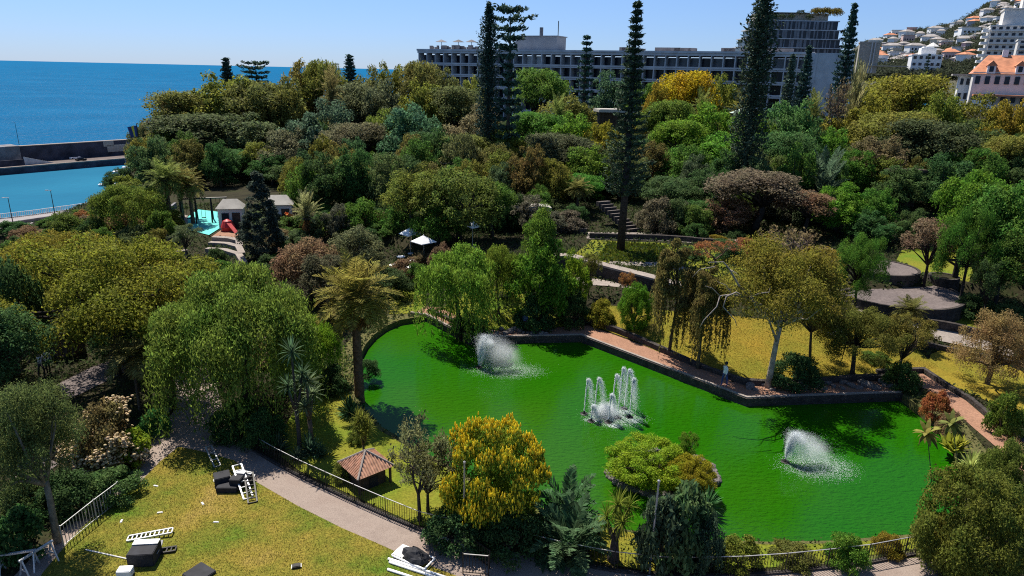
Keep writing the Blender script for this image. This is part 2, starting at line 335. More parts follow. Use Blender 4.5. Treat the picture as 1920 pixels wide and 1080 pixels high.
sheet('upper_right_lawn', pxs([(1735, 578), (1795, 566), (1850, 596), (1930, 640), (1900, 650), (1840, 624), (1770, 604)]), M['green'], .05)
sheet('terrace_lawn', pxs([(1690, 470), (1800, 458), (1830, 500), (1815, 535), (1770, 520), (1720, 512), (1680, 490)]), M['green'], .05)
sheet('terrace_lawn', pxs([(1060, 508), (1240, 526), (1420, 542), (1560, 556), (1600, 505), (1500, 476), (1380, 470), (1240, 456), (1110, 450)]), M['green'], .04)
sheet('terrace_path', pxs([(1050, 530), (1120, 536), (1240, 546), (1330, 553), (1420, 560), (1540, 574), (1640, 592), (1700, 605), (1700, 592), (1640, 576), (1540, 560), (1420, 549), (1330, 541), (1240, 533), (1120, 524), (1060, 518)]), M['pale'], .06)
sheet('right_path', pxs([(1690, 600), (1760, 640), (1830, 655), (1900, 672), (1900, 660), (1830, 632), (1760, 612), (1700, 590)]), M['pale'], .07)
sheet('upper_path', pxs([(1100, 448), (1240, 452), (1380, 464), (1500, 470), (1500, 458), (1380, 450), (1240, 438), (1100, 436)]), M['pale'], .06)
sheet('garden_path', pxs([(1140, 498), (1240, 502), (1290, 512), (1290, 503), (1240, 492), (1145, 488)]), M['pale'], .06)
sheet('grass_terrace', pxs([(1118, 490), (1240, 492), (1250, 462), (1140, 455)]), M['green'], .08)
sheet('flower_terrace', pxs([(1120, 518), (1245, 524), (1250, 506), (1130, 498)]), M['green'], .08)
for a in ([(690, 356), (735, 352), (738, 336), (700, 338)], [(520, 352), (590, 356), (600, 346), (540, 342)], [(640, 400), (740, 404), (745, 392), (650, 388)]): sheet('forest_glade', pxs(a), M['green'], .08)
# playground floors on the left
sheet('playground_floor', pxs([(352, 432), (392, 442), (420, 424), (424, 400), (372, 394), (352, 408)]), M['teal'], .1)
sheet('playground_floor', pxs([(262, 520), (312, 518), (310, 500), (268, 502)]), M['teal'], .1); sheet('playground_floor', pxs([(350, 516), (402, 512), (398, 494), (356, 496)]), M['teal'], .1)
sheet('playground_path', pxs([(396, 446), (450, 448), (452, 428), (424, 426)]), M['brick'], .1)
sheet('sandy_yard', pxs([(290, 470), (352, 440), (352, 405), (320, 400), (290, 430)]), M['pale'], .09)
sheet('brick_yard', pxs([(455, 560), (500, 600), (520, 650), (490, 660), (450, 640)]), M['pale'], .03)
sheet('side_path', pxs([(80, 735), (170, 690), (230, 668), (300, 660), (300, 690), (230, 700), (150, 740), (90, 765)]), M['paving'], .03)
sheet('side_lawn', pxs([(60, 655), (100, 640), (175, 618), (260, 590), (240, 560), (120, 600), (40, 640)]), M['gold'], .03)
sheet('side_path', pxs([(10, 890), (70, 850), (110, 870), (60, 910)]), M['paving'], .03)
# round stone terrace on the right
tc = GT(1668, 540); TR = 6.0
def arc(c, r, a0, a1, n_): return [Vector((c.x + r * math.cos(R(a0 + (a1 - a0) * i / n_)), c.y + r * math.sin(R(a0 + (a1 - a0) * i / n_)))) for i in range(n_ + 1)]

# ------------------------------------------------------------------ far hill with its houses
CREST = [(1380, 130), (1560, 118), (1600, 92), (1620, 77), (1690, 62), (1740, 52), (1770, 46), (1800, 38), (1830, 20), (1850, 6), (1875, -8), (1930, -25), (2100, -60)]
_cr = [PY(x, y, 950) for x, y in CREST]; _cu, _cz = [p.x / 950 for p in _cr], [p.z for p in _cr]
def hill(x, y):
    x = np.asarray(x, float); y = np.asarray(y, float); rise = np.clip((y - 330) / 620, 0, 1) ** .9; top = np.interp(x / np.maximum(y, 1), _cu, _cz)
    return 12 + (top - 12) * rise - 12 * np.clip((y - 950) / 300, 0, 2) + 2.5 * np.sin(x * .03 + 1) * np.sin(y * .02) * np.clip(rise, 0, 1) * np.clip((980 - y) / 200, 0, 1)
hx, hy = np.meshgrid(np.linspace(-60, 1100, 170), np.linspace(300, 1250, 120)); hz = hill(hx, hy); k_ = np.arange(hx.size).reshape(hx.shape)
M['hill'] = ground('scrubby_hillside', [(.045, .05, .03), (.075, .075, .05), (.12, .10, .075)], .02, .3, bump=0, fine=.4)
tag(link('hill', npmesh('hill', np.column_stack([hx.ravel(), hy.ravel(), hz.ravel()]), np.stack([k_[:-1, :-1], k_[:-1, 1:], k_[1:, 1:], k_[1:, :-1]], -1).reshape(-1, 4), True), M['hill']), kind='structure')
def GH(px, py):
    d = ray(px, py); t = 300.
    while t < 1700:
        p = d * t
        if p.y > 302 and CAMH + p.z <= float(hill(p.x, p.y)): return Vector((p.x, p.y, float(hill(p.x, p.y))))
        t += 3
    return None
# ------------------------------------------------------------------ plant prototypes (meshes shared by copies)
def nrm(a): return a / np.maximum(np.linalg.norm(a, axis=1, keepdims=True), 1e-9)
def leafq(P, A, N_, L, W, fold=.18):
    A = nrm(A); B = nrm(np.cross(A, N_)); N2 = np.cross(B, A); L = np.asarray(L).reshape(-1, 1); W = np.asarray(W).reshape(-1, 1)
    V = np.stack([P - A * L / 2, P + B * W / 2 + N2 * W * fold, P + A * L / 2, P - B * W / 2 + N2 * W * fold], 1).reshape(-1, 3)
    return V, np.arange(len(V)).reshape(-1, 4)
def leaves_on(rng, P, D, leaf, asp=.55, up=.45, jit=.7, droop=.3):
    n = len(P); N_ = nrm(D * .6 + np.array([0, 0, up]) + rng.normal(size=(n, 3)) * jit)
    A = rng.normal(size=(n, 3)); A[:, 2] -= droop; A = A - N_ * (A * N_).sum(1, keepdims=True)
    s = leaf * rng.uniform(.6, 1.35, n); return leafq(P, A, N_, s, s * asp)
def clump(rng, c, r, n, flat=.8):
    d = nrm(rng.normal(size=(n, 3))); fl = (d[:, 2] < -.25) & (rng.random(n) < .65); d[fl, 2] *= -1
    rr = r * (1 - .55 * rng.random(n) ** 2.2) * (1 + .12 * rng.normal(size=n)); q = d * rr[:, None]; q[:, 2] *= flat
    return q + c, d
def crown_clumps(rng, style):
    C = []
    if style in ('round', 'loose', 'oval'):
        H, zc, rz = (2.1, 1.32, .72) if style != 'oval' else (2.8, 1.65, 1.1)
        n = {'round': 46, 'loose': 30, 'oval': 50}[style]
        for i in range(n):
            d = rng.normal(size=3); d /= np.linalg.norm(d)
            if d[2] < -.55: d[2] *= -1
            f = rng.uniform(.55, .84) if i > 8 else rng.uniform(.1, .5)
            r = rng.uniform(.17, .33) * (.8 if style == 'loose' else 1)
            C.append((np.array([d[0] * f, d[1] * f, zc + d[2] * f * rz]), r))
        for i in range(14):
            d = rng.normal(size=3); d /= np.linalg.norm(d); d[2] = abs(d[2]) - .2
            C.append((np.array([d[0] * .95, d[1] * .95, zc + d[2] * .95 * rz]), rng.uniform(.08, .15)))
    elif style == 'dome':
        H = 1.45
        for i in range(60):
            a = rng.uniform(0, 2 * PI); z = rng.uniform(0, 1) ** .8; ph = math.asin(z); f = rng.uniform(.72, .9) if i > 10 else rng.uniform(.2, .6)
            C.append((np.array([math.cos(a) * math.cos(ph) * f, math.sin(a) * math.cos(ph) * f, .33 + z * f * 1.05]), rng.uniform(.14, .27)))
        for i in range(12):
            a = rng.uniform(0, 2 * PI); ph = rng.uniform(.1, 1.3)
            C.append((np.array([math.cos(a) * math.cos(ph), math.sin(a) * math.cos(ph), .34 + 1.02 * math.sin(ph)]), rng.uniform(.07, .13)))
    elif style == 'umbrella':
        H = 1.35
        for i in range(78):
            a = rng.uniform(0, 2 * PI); f = math.sqrt(rng.random()) * .92
            C.append((np.array([math.cos(a) * f, math.sin(a) * f, 1.12 - .42 * f * f + rng.normal() * .09 - (rng.random() < .25) * .2]), rng.uniform(.1, .2)))
    elif style == 'bush':
        H = 1.2
        for i in range(40):
            a = rng.uniform(0, 2 * PI); z = rng.uniform(0, 1); ph = math.asin(z); f = rng.uniform(.6, .85)
            C.append((np.array([math.cos(a) * math.cos(ph) * f, math.sin(a) * math.cos(ph) * f, .12 + z * f * 1.05]), rng.uniform(.16, .3)))
    elif style == 'full':
        H = 1.5; lob = [(rng.uniform(0, 6.28), rng.uniform(.35, .62), rng.uniform(.36, .5), rng.uniform(.35, .85)) for _ in range(9)] + [(0, .05, .52, .95), (rng.uniform(0, 6.28), .22, .45, 1.0), (rng.uniform(0, 6.28), .3, .4, .9)]
        for a0, f0, r0, z0 in lob:
            cx, cy = math.cos(a0) * f0, math.sin(a0) * f0; r0 = min(r0, 1.04 - f0)
            for i in range(15):
                d = rng.normal(size=3); d /= np.linalg.norm(d); f = rng.uniform(.6, .95); z = z0 + d[2] * f * r0 * .95
                if z < .12: z = .12 + rng.random() * .2
                C.append((np.array([cx + d[0] * f * r0, cy + d[1] * f * r0, min(z, H - .06)]), rng.uniform(.08, .18)))
    elif style == 'egg':
        H = 1.3
        for i in range(170):
            d = rng.normal(size=3); d /= np.linalg.norm(d); f = rng.uniform(.74, .92) if i > 25 else rng.uniform(.3, .6); C.append((np.array([d[0] * f, d[1] * f, .62 + d[2] * f * .66]), rng.uniform(.1, .19)))
    elif style == 'cypress':
        H = 3.4
        for i in range(120):
            t = rng.random(); a = rng.uniform(0, 2 * PI); f = (1 - t) ** .75 * (.35 + .65 * min(1, t * 6)) * rng.uniform(.6, .95)
            C.append((np.array([math.cos(a) * f, math.sin(a) * f, .15 + t * 3.1]), rng.uniform(.1, .24) * (1.1 - .5 * t)))
    return C, H
def limbs(mb, rng, targets, base=.07, fork=.42, H=2.0, lean=.06, n=6):
    fx, fy = rng.normal() * lean, rng.normal() * lean; fz = fork * H
    mb.tube([(0, 0, -.15), (fx * .2, fy * .2, fz * .3), (fx * .7, fy * .9, fz * .7), (fx, fy, fz)], [base * 1.35, base, base * .85, base * .8], n)
    for c in targets:
        c = np.asarray(c); m1 = np.array([fx, fy, fz]) * .6 + c * .4 + rng.normal(size=3) * .05; m1[2] += .02; m2 = np.array([fx, fy, fz]) * .22 + c * .78 + rng.normal(size=3) * .05
        mb.tube([(fx, fy, fz - .04), m1, m2, c], [base * .55, base * .38, base * .22, base * .09], 5)
PROTO = {}
def leafy(name, style, seed, n, leaf, asp=.55, nl=14, base=.07, fork=.4, sparse=1.0, limb_r=None, **kw):
    rng = np.random.default_rng(seed); C, H = crown_clumps(rng, style)
    if sparse < 1: C = [c for c in C if rng.random() < sparse]
    area = sum(r * r for c, r in C); V = []; Fc = []; o = 0
    for c, r in C:
        k = max(8, int(n * r * r / area)); p, d = clump(rng, c, r, k); d2 = nrm(d + nrm(p - np.array([0, 0, H * .45])) * .6)
        v, f = leaves_on(rng, p, d2, leaf, asp, **kw); V.append(v); Fc.append(f + o); o += len(v)
    mb = MB(); T = [c for c, r in sorted(C, key=lambda q: -q[1])[:nl]]
    limbs(mb, rng, T, base, fork, H)
    PROTO[name] = dict(H=H, crown=npmesh(name + '_leaves', np.vstack(V), np.vstack(Fc)), trunk=mb.mesh(name + '_wood', True))
def hanging(name, seed, n, leaf, H=1.75, strands=230, drop=(.35, 1.0), spread=1.0, base=.06, fork=.45, tuft=.5, nl=10, nh=26, fall=.34):
    rng = np.random.default_rng(seed); P = []; D = []; A = []; heads = []
    for i in range(nh):
        a = rng.uniform(0, 2 * PI); f = math.sqrt((i + .5) / nh) * .9; heads.append((math.cos(a) * f * spread, math.sin(a) * f * spread, H * (.95 - fall * f ** 2.2 - .1 * abs(rng.normal()) * (f < .7)), rng.uniform(.15, .28)))
    w_ = np.array([r ** 2 for *_, r in heads]); w_ /= w_.sum()
    for (x, y, z, r), k in zip(heads, w_):
        p, d = clump(rng, np.array([x, y, z - r * .7]), r, int(n * tuft * k)); P.append(p); D.append(d); a_ = rng.normal(size=(len(p), 3)) * .6; a_[:, 2] -= .8; A.append(a_)
    for s in range(strands):
        x, y, z, r = heads[int(nh * rng.random() ** .6) % nh]; a = rng.uniform(0, 2 * PI) if rng.random() < .5 else math.atan2(y, x) + rng.normal() * .7; q = r * rng.uniform(.5, 1.1); ln = min(rng.uniform(*drop), z - .1)
        k = max(6, int(n * (1 - tuft) / strands)); t = np.sort(rng.random(k)); sx, sy = x + math.cos(a) * q, y + math.sin(a) * q; o_ = nrm(np.array([[sx, sy, .3]]))[0]; sw = rng.normal(size=2) * .08; th = .02 + .03 * rng.random()
        p = np.column_stack([sx + o_[0] * .07 * np.sin(t * 2) + sw[0] * t, sy + o_[1] * .07 * np.sin(t * 2) + sw[1] * t, z - r * .3 - t * ln]) + rng.normal(size=(k, 3)) * (th * (1.2 - .7 * t))[:, None]
        P.append(p); D.append(np.tile([o_[0], o_[1], .2], (k, 1))); a_ = rng.normal(size=(k, 3)) * .45; a_[:, 2] -= 1; A.append(a_)
    P = np.vstack(P); D = np.vstack(D); A = np.vstack(A); N_ = nrm(D * .7 + np.array([0, 0, .3]) + rng.normal(size=P.shape) * .5)
    s = leaf * rng.uniform(.6, 1.4, len(P)); v, f = leafq(P, A, N_, s, s * .36)
    mb = MB(); limbs(mb, rng, [(x, y, z - .1) for x, y, z, r in heads[:nl]], base, fork, H, .08)
    PROTO[name] = dict(H=H, crown=npmesh(name + '_leaves', v, f), trunk=mb.mesh(name + '_wood', True))
def pine(name, seed, H, levels, prof, nb=6, nn=26, z0=.15, leaf=.16, droop=.0, lift=.25, asp=.45, gap=.0):
    """araucaria: whorls of nearly level branches clothed in needles"""
    rng = np.random.default_rng(seed); P = []; A = []; mb = MB(); mb.tube([(0, 0, -.2), (.02, 0, H * .4), (0, .03, H * .75), (0, 0, H)], [.14, .1, .06, .012], 7)
    for i in range(levels):
        t = i / (levels - 1); z = H * (z0 + (1 - z0) * t); Lr = prof(t) * rng.uniform(.88, 1.1)
        for b in range(nb):
            if rng.random() < gap: continue
            a = 2 * PI * (b + rng.uniform(-.3, .3)) / nb + i * .7; ln = Lr * rng.uniform(.75, 1.12); u = np.linspace(.12, 1, nn)
            x = math.cos(a) * u * ln; y = math.sin(a) * u * ln; zz = z - droop * ln * u + lift * ln * u ** 2.2
            p = np.column_stack([x, y, zz]); p = np.repeat(p, 2, 0) + rng.normal(size=(nn * 2, 3)) * leaf * .28; P.append(p)
            aa = np.tile([math.cos(a) * .8, math.sin(a) * .8, .35], (nn * 2, 1)) + rng.normal(size=(nn * 2, 3)) * .75; A.append(aa)
            if b % 2 == 0 and ln > .2: mb.tube([(0, 0, z), (x[nn // 2], y[nn // 2], zz[nn // 2]), (x[-1], y[-1], zz[-1])], [.022, .014, .006], 4, False)
    P = np.vstack(P); A = np.vstack(A); N_ = nrm(rng.normal(size=P.shape) * .8 + [0, 0, .5]); s = leaf * rng.uniform(.6, 1.3, len(P))
    v, f = leafq(P, A, N_, s, s * asp); PROTO[name] = dict(H=H, crown=npmesh(name + '_needles', v, f), trunk=mb.mesh(name + '_wood', True), leafm='needle')
def fronds(rng, n, th0, th1, L=1.0, nl=24, ll=.3, lw=.035, droop=.9, vee=.35, curl=1.0, top=(0, 0, 0), back=1.0):
    """feather fronds; th0..th1 = starting elevation of the youngest and the oldest ones"""
    P = []; A = []; N_ = []; S = []
    for i in range(n):
        t = (i + rng.random()) / n; el = R(th0 + (th1 - th0) * t ** back) + rng.normal() * .08; az = i * 2.39996 + rng.normal() * .2; ln = L * rng.uniform(.82, 1.1)
        u = np.linspace(0, 1, nl + 1)[1:]; e = el - droop * (u ** 1.3) * (.4 + .7 * math.cos(el)) * curl
        ds = ln / nl; r = np.cumsum(np.cos(e)) * ds; z = np.cumsum(np.sin(e)) * ds
        c, s_ = math.cos(az), math.sin(az); p = np.column_stack([r * c, r * s_, z]) + np.array(top)
        tan = np.column_stack([np.cos(e) * c, np.cos(e) * s_, np.sin(e)]); side = np.tile([-s_, c, 0], (nl, 1)); nor = np.cross(tan, side)
        k = np.sin(PI * (.12 + .86 * u)) ** .7
        for sg in (-1, 1):
            a_ = side * sg + tan * .75 + nor * vee * -1 * -1 - np.array([0, 0, .25]); a_ = nrm(a_ + rng.normal(size=a_.shape) * .1); l_ = ll * L * k * rng.uniform(.85, 1.15, nl)
            P.append(p + a_ * l_[:, None] / 2); A.append(a_); N_.append(nor + rng.normal(size=nor.shape) * .15); S.append(l_)
        P.append(p); A.append(tan); N_.append(nor); S.append(np.full(nl, ds * 1.25))
    P = np.vstack(P); A = np.vstack(A); N_ = np.vstack(N_); S = np.concatenate(S)
    return leafq(P, A, N_, S, np.full(len(S), lw * L), .1)
def palm(name, seed, H, n=46, th=(82, -30), dry=16, rad=.05, skirt=True, **kw):
    rng = np.random.default_rng(seed); v, f = fronds(rng, n, th[0], th[1], top=(0, 0, H), **kw); mb = MB()
    if H > .05:
        z = np.linspace(-.1, 1, 22); mb.tube([(0, 0, H * q) for q in z], [rad * (1.25 - .35 * max(0, q) + .5 * max(0, q - .82)) * (1 + .08 * (i % 2)) for i, q in enumerate(z)], 9)
        mb.lathe([(rad * 1.2, H * .88), (rad * 2.3, H * .96), (rad * 1.9, H * 1.0), (rad * .3, H * 1.04)], 9)
    d = dict(H=H + .75, crown=npmesh(name + '_fronds', v, f), trunk=mb.mesh(name + '_wood', True) if H > .05 else None)
    if dry:
        kw2 = dict(kw); kw2['droop'] = 1.0; kw2['L'] = .62; v, f = fronds(rng, dry, -8, -62, top=(0, 0, H * .97), **kw2); d['dry'] = npmesh(name + '_dry', v, f)
    PROTO[name] = d
def rosette(rng, c, r, n, w=.09, el=(85, -25), bend=.5, seg=3):
    V = []; Fc = []
    for i in range(n):
        t = (i + rng.random()) / n; e = R(el[0] + (el[1] - el[0]) * t) + rng.normal() * .07; az = i * 2.39996; L = r * rng.uniform(.85, 1.1); p = np.array(c, float); o = len(V)
        for k in range(seg + 1):
            u = k / seg; wd = w * r * (1 - u ** 2.2) * (.55 + .9 * min(u * 2, 1)) * .5 + .002; s = np.array([-math.sin(az), math.cos(az), 0]) * wd
            V += [p - s, p + s]; ee = e - bend * u * math.cos(e); p = p + np.array([math.cos(az) * math.cos(ee), math.sin(az) * math.cos(ee), math.sin(ee)]) * L / seg
        Fc += [(o + 2 * k, o + 2 * k + 1, o + 2 * k + 3, o + 2 * k + 2) for k in range(seg)]
    return V, Fc
def yucca(name, seed, H, heads, n=46, w=.09, rad=.06, el=(85, -40), bend=.55, swell=0, twist=.1):
    rng = np.random.default_rng(seed); lf = MB(); wd = MB()
    fk = H * .45
    if H > .1:
        if swell: wd.lathe([(rad * 1.9, -.1), (rad * swell, .06 * H), (rad * swell * .8, .2 * H), (rad * 1.2, .42 * H), (rad * .9, .5 * H)], 12)
        else: wd.tube([(0, 0, -.1), (.03, .02, fk * .5), (0, 0, fk)], [rad * 1.3, rad, rad], 8)
    for x, y, z, r in heads:
        if H > .1: wd.tube([(0, 0, fk - .05), (x * .55, y * .55, fk + (z - fk) * .4), (x, y, z)], [rad * .8, rad * .62, rad * .5], 7)
        lf.add(*rosette(rng, (x, y, z), r, n, w, el, bend))
    PROTO[name] = dict(H=max(z + r * .6 for x, y, z, r in heads), crown=lf.mesh(name + '_blades'), trunk=wd.mesh(name + '_wood', True) if wd.v else None)
def twigs(name, seed, H=1.9, depth=5, leafn=900, leaf=.07):
    rng = np.random.default_rng(seed); mb = MB(); tips = []
    def grow(p, d, L, r, k):
        q = p + d * L * .5 + rng.normal(size=3) * L * .06; e = p + d * L + rng.normal(size=3) * L * .06
        mb.tube([p, q, e], [r, r * .85, r * .65], 5 if k > 2 else 3, False)
        if k == 0: tips.append(e); return
        for _ in range(3 if k > 1 else 3):
            nd = d + rng.normal(size=3) * .55; nd[2] += .1; nd /= np.linalg.norm(nd); grow(e, nd, L * rng.uniform(.62, .82), r * .58, k - 1)
    grow(np.array([0, 0, -.1]), np.array([.05, .02, 1.0]), .62, .06, depth)
    T = np.array(tips); zs = H / T[:, 2].max(); xs = 1 / np.percentile(np.hypot(T[:, 0], T[:, 1]), 92)
    mb.v = [(a * xs, b * xs, c * zs) for a, b, c in mb.v]; T = T * [xs, xs, zs]; P = T[rng.integers(0, len(T), leafn)] + rng.normal(size=(leafn, 3)) * .05
    v, f = leaves_on(rng, P, rng.normal(size=P.shape), leaf); PROTO[name] = dict(H=H, crown=npmesh(name + '_leaves', v, f), trunk=mb.mesh(name + '_wood', True))

for i in range(4): leafy('round%d' % i, 'round', 20 + i, 15000, .058)
for i in range(3): leafy('dome%d' % i, 'dome', 40 + i, 15000, .052, fork=.25)
for i in range(2): leafy('fine%d' % i, 'round', 50 + i, 30000, .036, asp=.5)
for i in range(2): leafy('finedome%d' % i, 'dome', 54 + i, 30000, .034, asp=.5, fork=.25)
leafy('oval0', 'oval', 60, 16000, .06); leafy('oval1', 'oval', 61, 16000, .06)
leafy('loose0', 'loose', 62, 8500, .055, nl=22, base=.055, fork=.3); leafy('loose1', 'loose', 63, 8500, .05, nl=22, base=.055, fork=.3)
for i in range(3): leafy('umb%d' % i, 'umbrella', 70 + i, 42000, .027, nl=30, base=.05, fork=.42)
for i in range(3): leafy('bush%d' % i, 'bush', 80 + i, 9000, .075, base=.05, fork=.12, nl=8)
leafy('bigleaf', 'bush', 85, 3200, .15, base=.05, fork=.12, nl=8, asp=.45)
leafy('cypress', 'cypress', 90, 15000, .085, base=.06, fork=.1, nl=6)
for i in range(4): leafy('full%d' % i, 'full', 30 + i, 17000, .056, fork=.2, base=.06)
for i in range(2): leafy('egg%d' % i, 'egg', 38 + i, 42000, .042, asp=.5, fork=.12, base=.05)
leafy('finefull', 'full', 36, 32000, .036, asp=.5, fork=.2, base=.05)
hanging('willow0', 101, 26000, .058, strands=330, drop=(.5, 1.3), nh=30); hanging('willow1', 102, 24000, .055, spread=.9, strands=300, drop=(.6, 1.4), H=2.2, nh=26)
hanging('pepper', 103, 70000, .042, H=1.75, strands=620, tuft=.58, nh=54, drop=(.4, 1.25), fall=.42); hanging('gum', 104, 34000, .05, H=2.0, strands=240, drop=(.1, .45), tuft=.78, base=.05, nl=18, nh=44, fall=.3, fork=.5)
leafy('gumtop', 'round', 66, 34000, .036, asp=.45, nl=30, base=.045, fork=.42, droop=.9)
hanging('gumtall', 105, 24000, .1, H=4.6, strands=200, drop=(.8, 2.4), tuft=.5, base=.07, nl=9, fall=.5)
pine('norfolk', 110, 8.6, 27, lambda t: (1.0 - .95 * t ** .8) * min(1, .6 + t * 3), z0=.26, nn=24, leaf=.15, droop=.1, lift=.28, nb=7, asp=.3)
pine('cook', 111, 12.0, 80, lambda t: (1.0 - .25 * t) * min(1, (1 - t) * 5 + .12), nb=6, nn=9, leaf=.24, z0=.12, lift=.35, asp=.35)
pine('spire', 112, 7.0, 26, lambda t: 1.02 - .95 * t, z0=.1, nn=20, leaf=.17, lift=.22)
pine('tiered', 113, 9.0, 15, lambda t: (.75 + .35 * math.sin(t * 9)) * (1.05 if t > .9 else .85), nb=5, nn=30, z0=.3, leaf=.24, lift=.18, gap=.15)
pine('layered', 114, 8.0, 20, lambda t: 1.0 - .82 * t, nb=7, nn=18, z0=.1, leaf=.17, lift=.08)
palm('date', 120, 2.2, n=70, dry=34, rad=.085, th=(84, -22), nl=26, ll=.26, lw=.03, droop=1.0)
palm('datetall', 121, 1.9, n=50, dry=14, rad=.075, th=(84, -25), nl=24, ll=.26, lw=.034, droop=1.0)
palm('feather', 122, 1.7, n=16, dry=4, rad=.04, th=(70, -10), nl=26, ll=.34, lw=.05, droop=1.35)
palm('cycad', 123, .12, n=42, dry=0, th=(72, -15), nl=22, ll=.24, lw=.06, droop=1.1, rad=.1)
palm('bigcycad', 124, .25, n=40, dry=0, th=(80, 0), nl=30, ll=.2, lw=.04, droop=.8, rad=.07)
palm('shagpalm', 125, .75, n=46, dry=26, rad=.1, th=(86, 8), nl=24, ll=.2, lw=.035, droop=.45)
yucca('yucca', 130, 5.6, [(0, 0, 5.6, .95), (.5, .2, 4.3, .8), (-.4, -.2, 3.9, .75)], w=.1, rad=.12)
yucca('tuft', 131, .05, [(0, 0, .05, 1.0)], n=60, w=.1, el=(86, 2))
yucca('ponytail', 132, 1.5, [(0, 0, 1.6, .6), (.5, .1, 1.35, .52), (-.45, .15, 1.4, .55), (.1, -.4, 1.3, .5), (-.1, .45, 1.5, .5)], n=70, w=.055, rad=.11, el=(80, -60), bend=1.1, swell=2.2)
yucca('papaya', 133, 5.2, [(0, 0, 5.2, 1.0)], n=18, w=.3, rad=.05, el=(55, -40), bend=.9)
yucca('dracaena', 134, 1.3, [(.3, 0, 1.45, .55), (-.3, .1, 1.5, .55), (0, .3, 1.65, .55), (.1, -.3, 1.3, .55), (0, 0, 1.75, .5), (-.35, -.25, 1.25, .5), (.45, .3, 1.2, .5)], n=44, w=.08, rad=.06, el=(88, -50), bend=.8)
yucca('paddle', 135, .05, [(0, 0, .05, 1.0), (.3, .2, .05, .9), (-.3, .15, .05, .95), (.05, -.35, .05, .85)], n=16, w=.32, el=(86, 25), bend=.5)
twigs('bare0', 140); twigs('bare1', 141, 1.7, 5, 2600, .06)

# flower heads laid over the outside of a crown
def blossoms(name, style, seed, n, size, spike=False):
    rng = np.random.default_rng(seed); C, H = crown_clumps(rng, style); b = MB(); k = 0; big = [c for c in C if c[1] > .12]
    P = []; 
    while k < n:
        c, r = big[rng.integers(len(big))]; d = nrm(rng.normal(size=(1, 3)))[0]; d[2] = abs(d[2]) * .9 + .1 if rng.random() < .7 else d[2]; out = c + d * r * 1.02
        if np.linalg.norm((out - [0, 0, .45]) * [1, 1, .8]) < .72: continue
        k += 1; s = size * rng.uniform(.6, 1.3)
        if spike: b.lathe([(s * .32, -s * .2), (s * .42, s * .3), (s * .3, s * 1.1), (s * .06, s * 1.9)], 5, out)
        else:
            b.lathe([(s * .2, -s * .4), (s * .95, -s * .05), (s * .75, s * .4), (s * .2, s * .62)], 6, out)
    PROTO[name] = dict(mesh=b.mesh(name, True))

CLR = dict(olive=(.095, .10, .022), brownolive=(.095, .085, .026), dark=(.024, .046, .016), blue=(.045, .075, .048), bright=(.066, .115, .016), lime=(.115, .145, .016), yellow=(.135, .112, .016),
           ygreen=(.100, .102, .018), grey=(.075, .072, .042), mid=(.048, .09, .018), gold=(.24, .15, .01), brown=(.085, .06, .035), purple=(.058, .052, .040), wil=(.085, .115, .022), pine=(.016, .032, .018),
           dpine=(.02, .036, .03), palm=(.10, .105, .03), dpalm=(.03, .065, .03), bpalm=(.07, .10, .06), cream=(.28, .22, .11), rust=(.13, .06, .025), dry=(.26, .14, .045), tan=(.20, .15, .08))
BARK = (.09, .07, .05)
def plant(proto, name, label, cat, px, top, wpx, at, col, group=None, rot=None, bark=BARK, dry=None, sink=.1):
    """px, top = pixel of the tip, wpx = width of the crown in pixels, at = pixel row of the foot (300 up) or distance ahead in metres"""
    p = PROTO[proto]
    if at >= 300: Y = GT(px, at).y
    else: Y = at
    q = PY(px, top, Y); z0 = h(q.x, q.y); H = max(.3, q.z - z0)
    dep = Y * math.cos(R(PITCH)) + (CAMH - (z0 + q.z) / 2) * math.sin(R(PITCH)); Rr = wpx * dep / F / 2
    o = thing(name, label, cat, (q.x, q.y, z0 - sink * .3), random.uniform(0, 6.28) if rot is None else rot, group)
    ratio = (H / p['H']) / Rr
    o.scale = (Rr, Rr, (H + sink * .3) / p['H'] if p['trunk'] or proto.startswith('big') and proto == 'bigleaf' else min((H + sink * .3) / p['H'], Rr * 1.3))
    c = CLR[col] if isinstance(col, str) else col; k_ = 2.7 if c[1] < .07 else 1.9; c = [min(.45, c[0] * k_), min(.45, c[1] * k_), c[2] * k_ * .85]; j = [random.uniform(.88, 1.12) for _ in c]
    if p['trunk']: link('trunk', p['trunk'], M['bark'], o, bark)
    link('crown', p['crown'], M[p.get('leafm', 'leaf')], o, [a * b for a, b in zip(c, j)])
    if p.get('dry') and dry is not False: link('dry_fronds', p['dry'], M['leaf'], o, CLR[dry or 'tan'])
    return o
# ------------------------------------------------------------------ the long hotel
def copyof(o, parent):
    c = o.copy(); COL.objects.link(c); c.parent = parent; return c
A0, A1 = PY(790, 90, 222), PY(1524, 98, 174); A1.z = A0.z = (A0.z + A1.z) / 2 - .2
dv = Vector((A1.x - A0.x, A1.y - A0.y)); HL = dv.length; hrz = math.atan2(dv.y, dv.x)
HT = thing('hotel', 'long concrete hotel with a grid of balconies spanning the skyline', 'building', (A0.x, A0.y, 6), hrz); ZT = A0.z - 6
NC, FH = 38, 3.15; cw = HL / NC; NF = 6
b = MB(); b.box((HL / 2, 7.5, ZT / 2 - .8), (HL, 12, ZT - 1.8)); b.box((HL / 2, 6, ZT - .55), (HL + 1, 15, 1.1)); b.box((HL / 2, -1.62, ZT - .2), (HL + 1.2, .3, .5))
for i in range(NC + 1): b.box((i * cw, -.1, ZT / 2 - .55), (.25, 2.9, ZT - 1.1))
for k in range(NF): b.box((HL / 2, -.2, ZT - 1.3 - FH * (k + 1)), (HL, 2.6, .36)); b.box((HL / 2, -1.56, ZT - .85 - FH * (k + 1)), (HL, .1, .42))
b.build('wall', M['concrete'], HT)
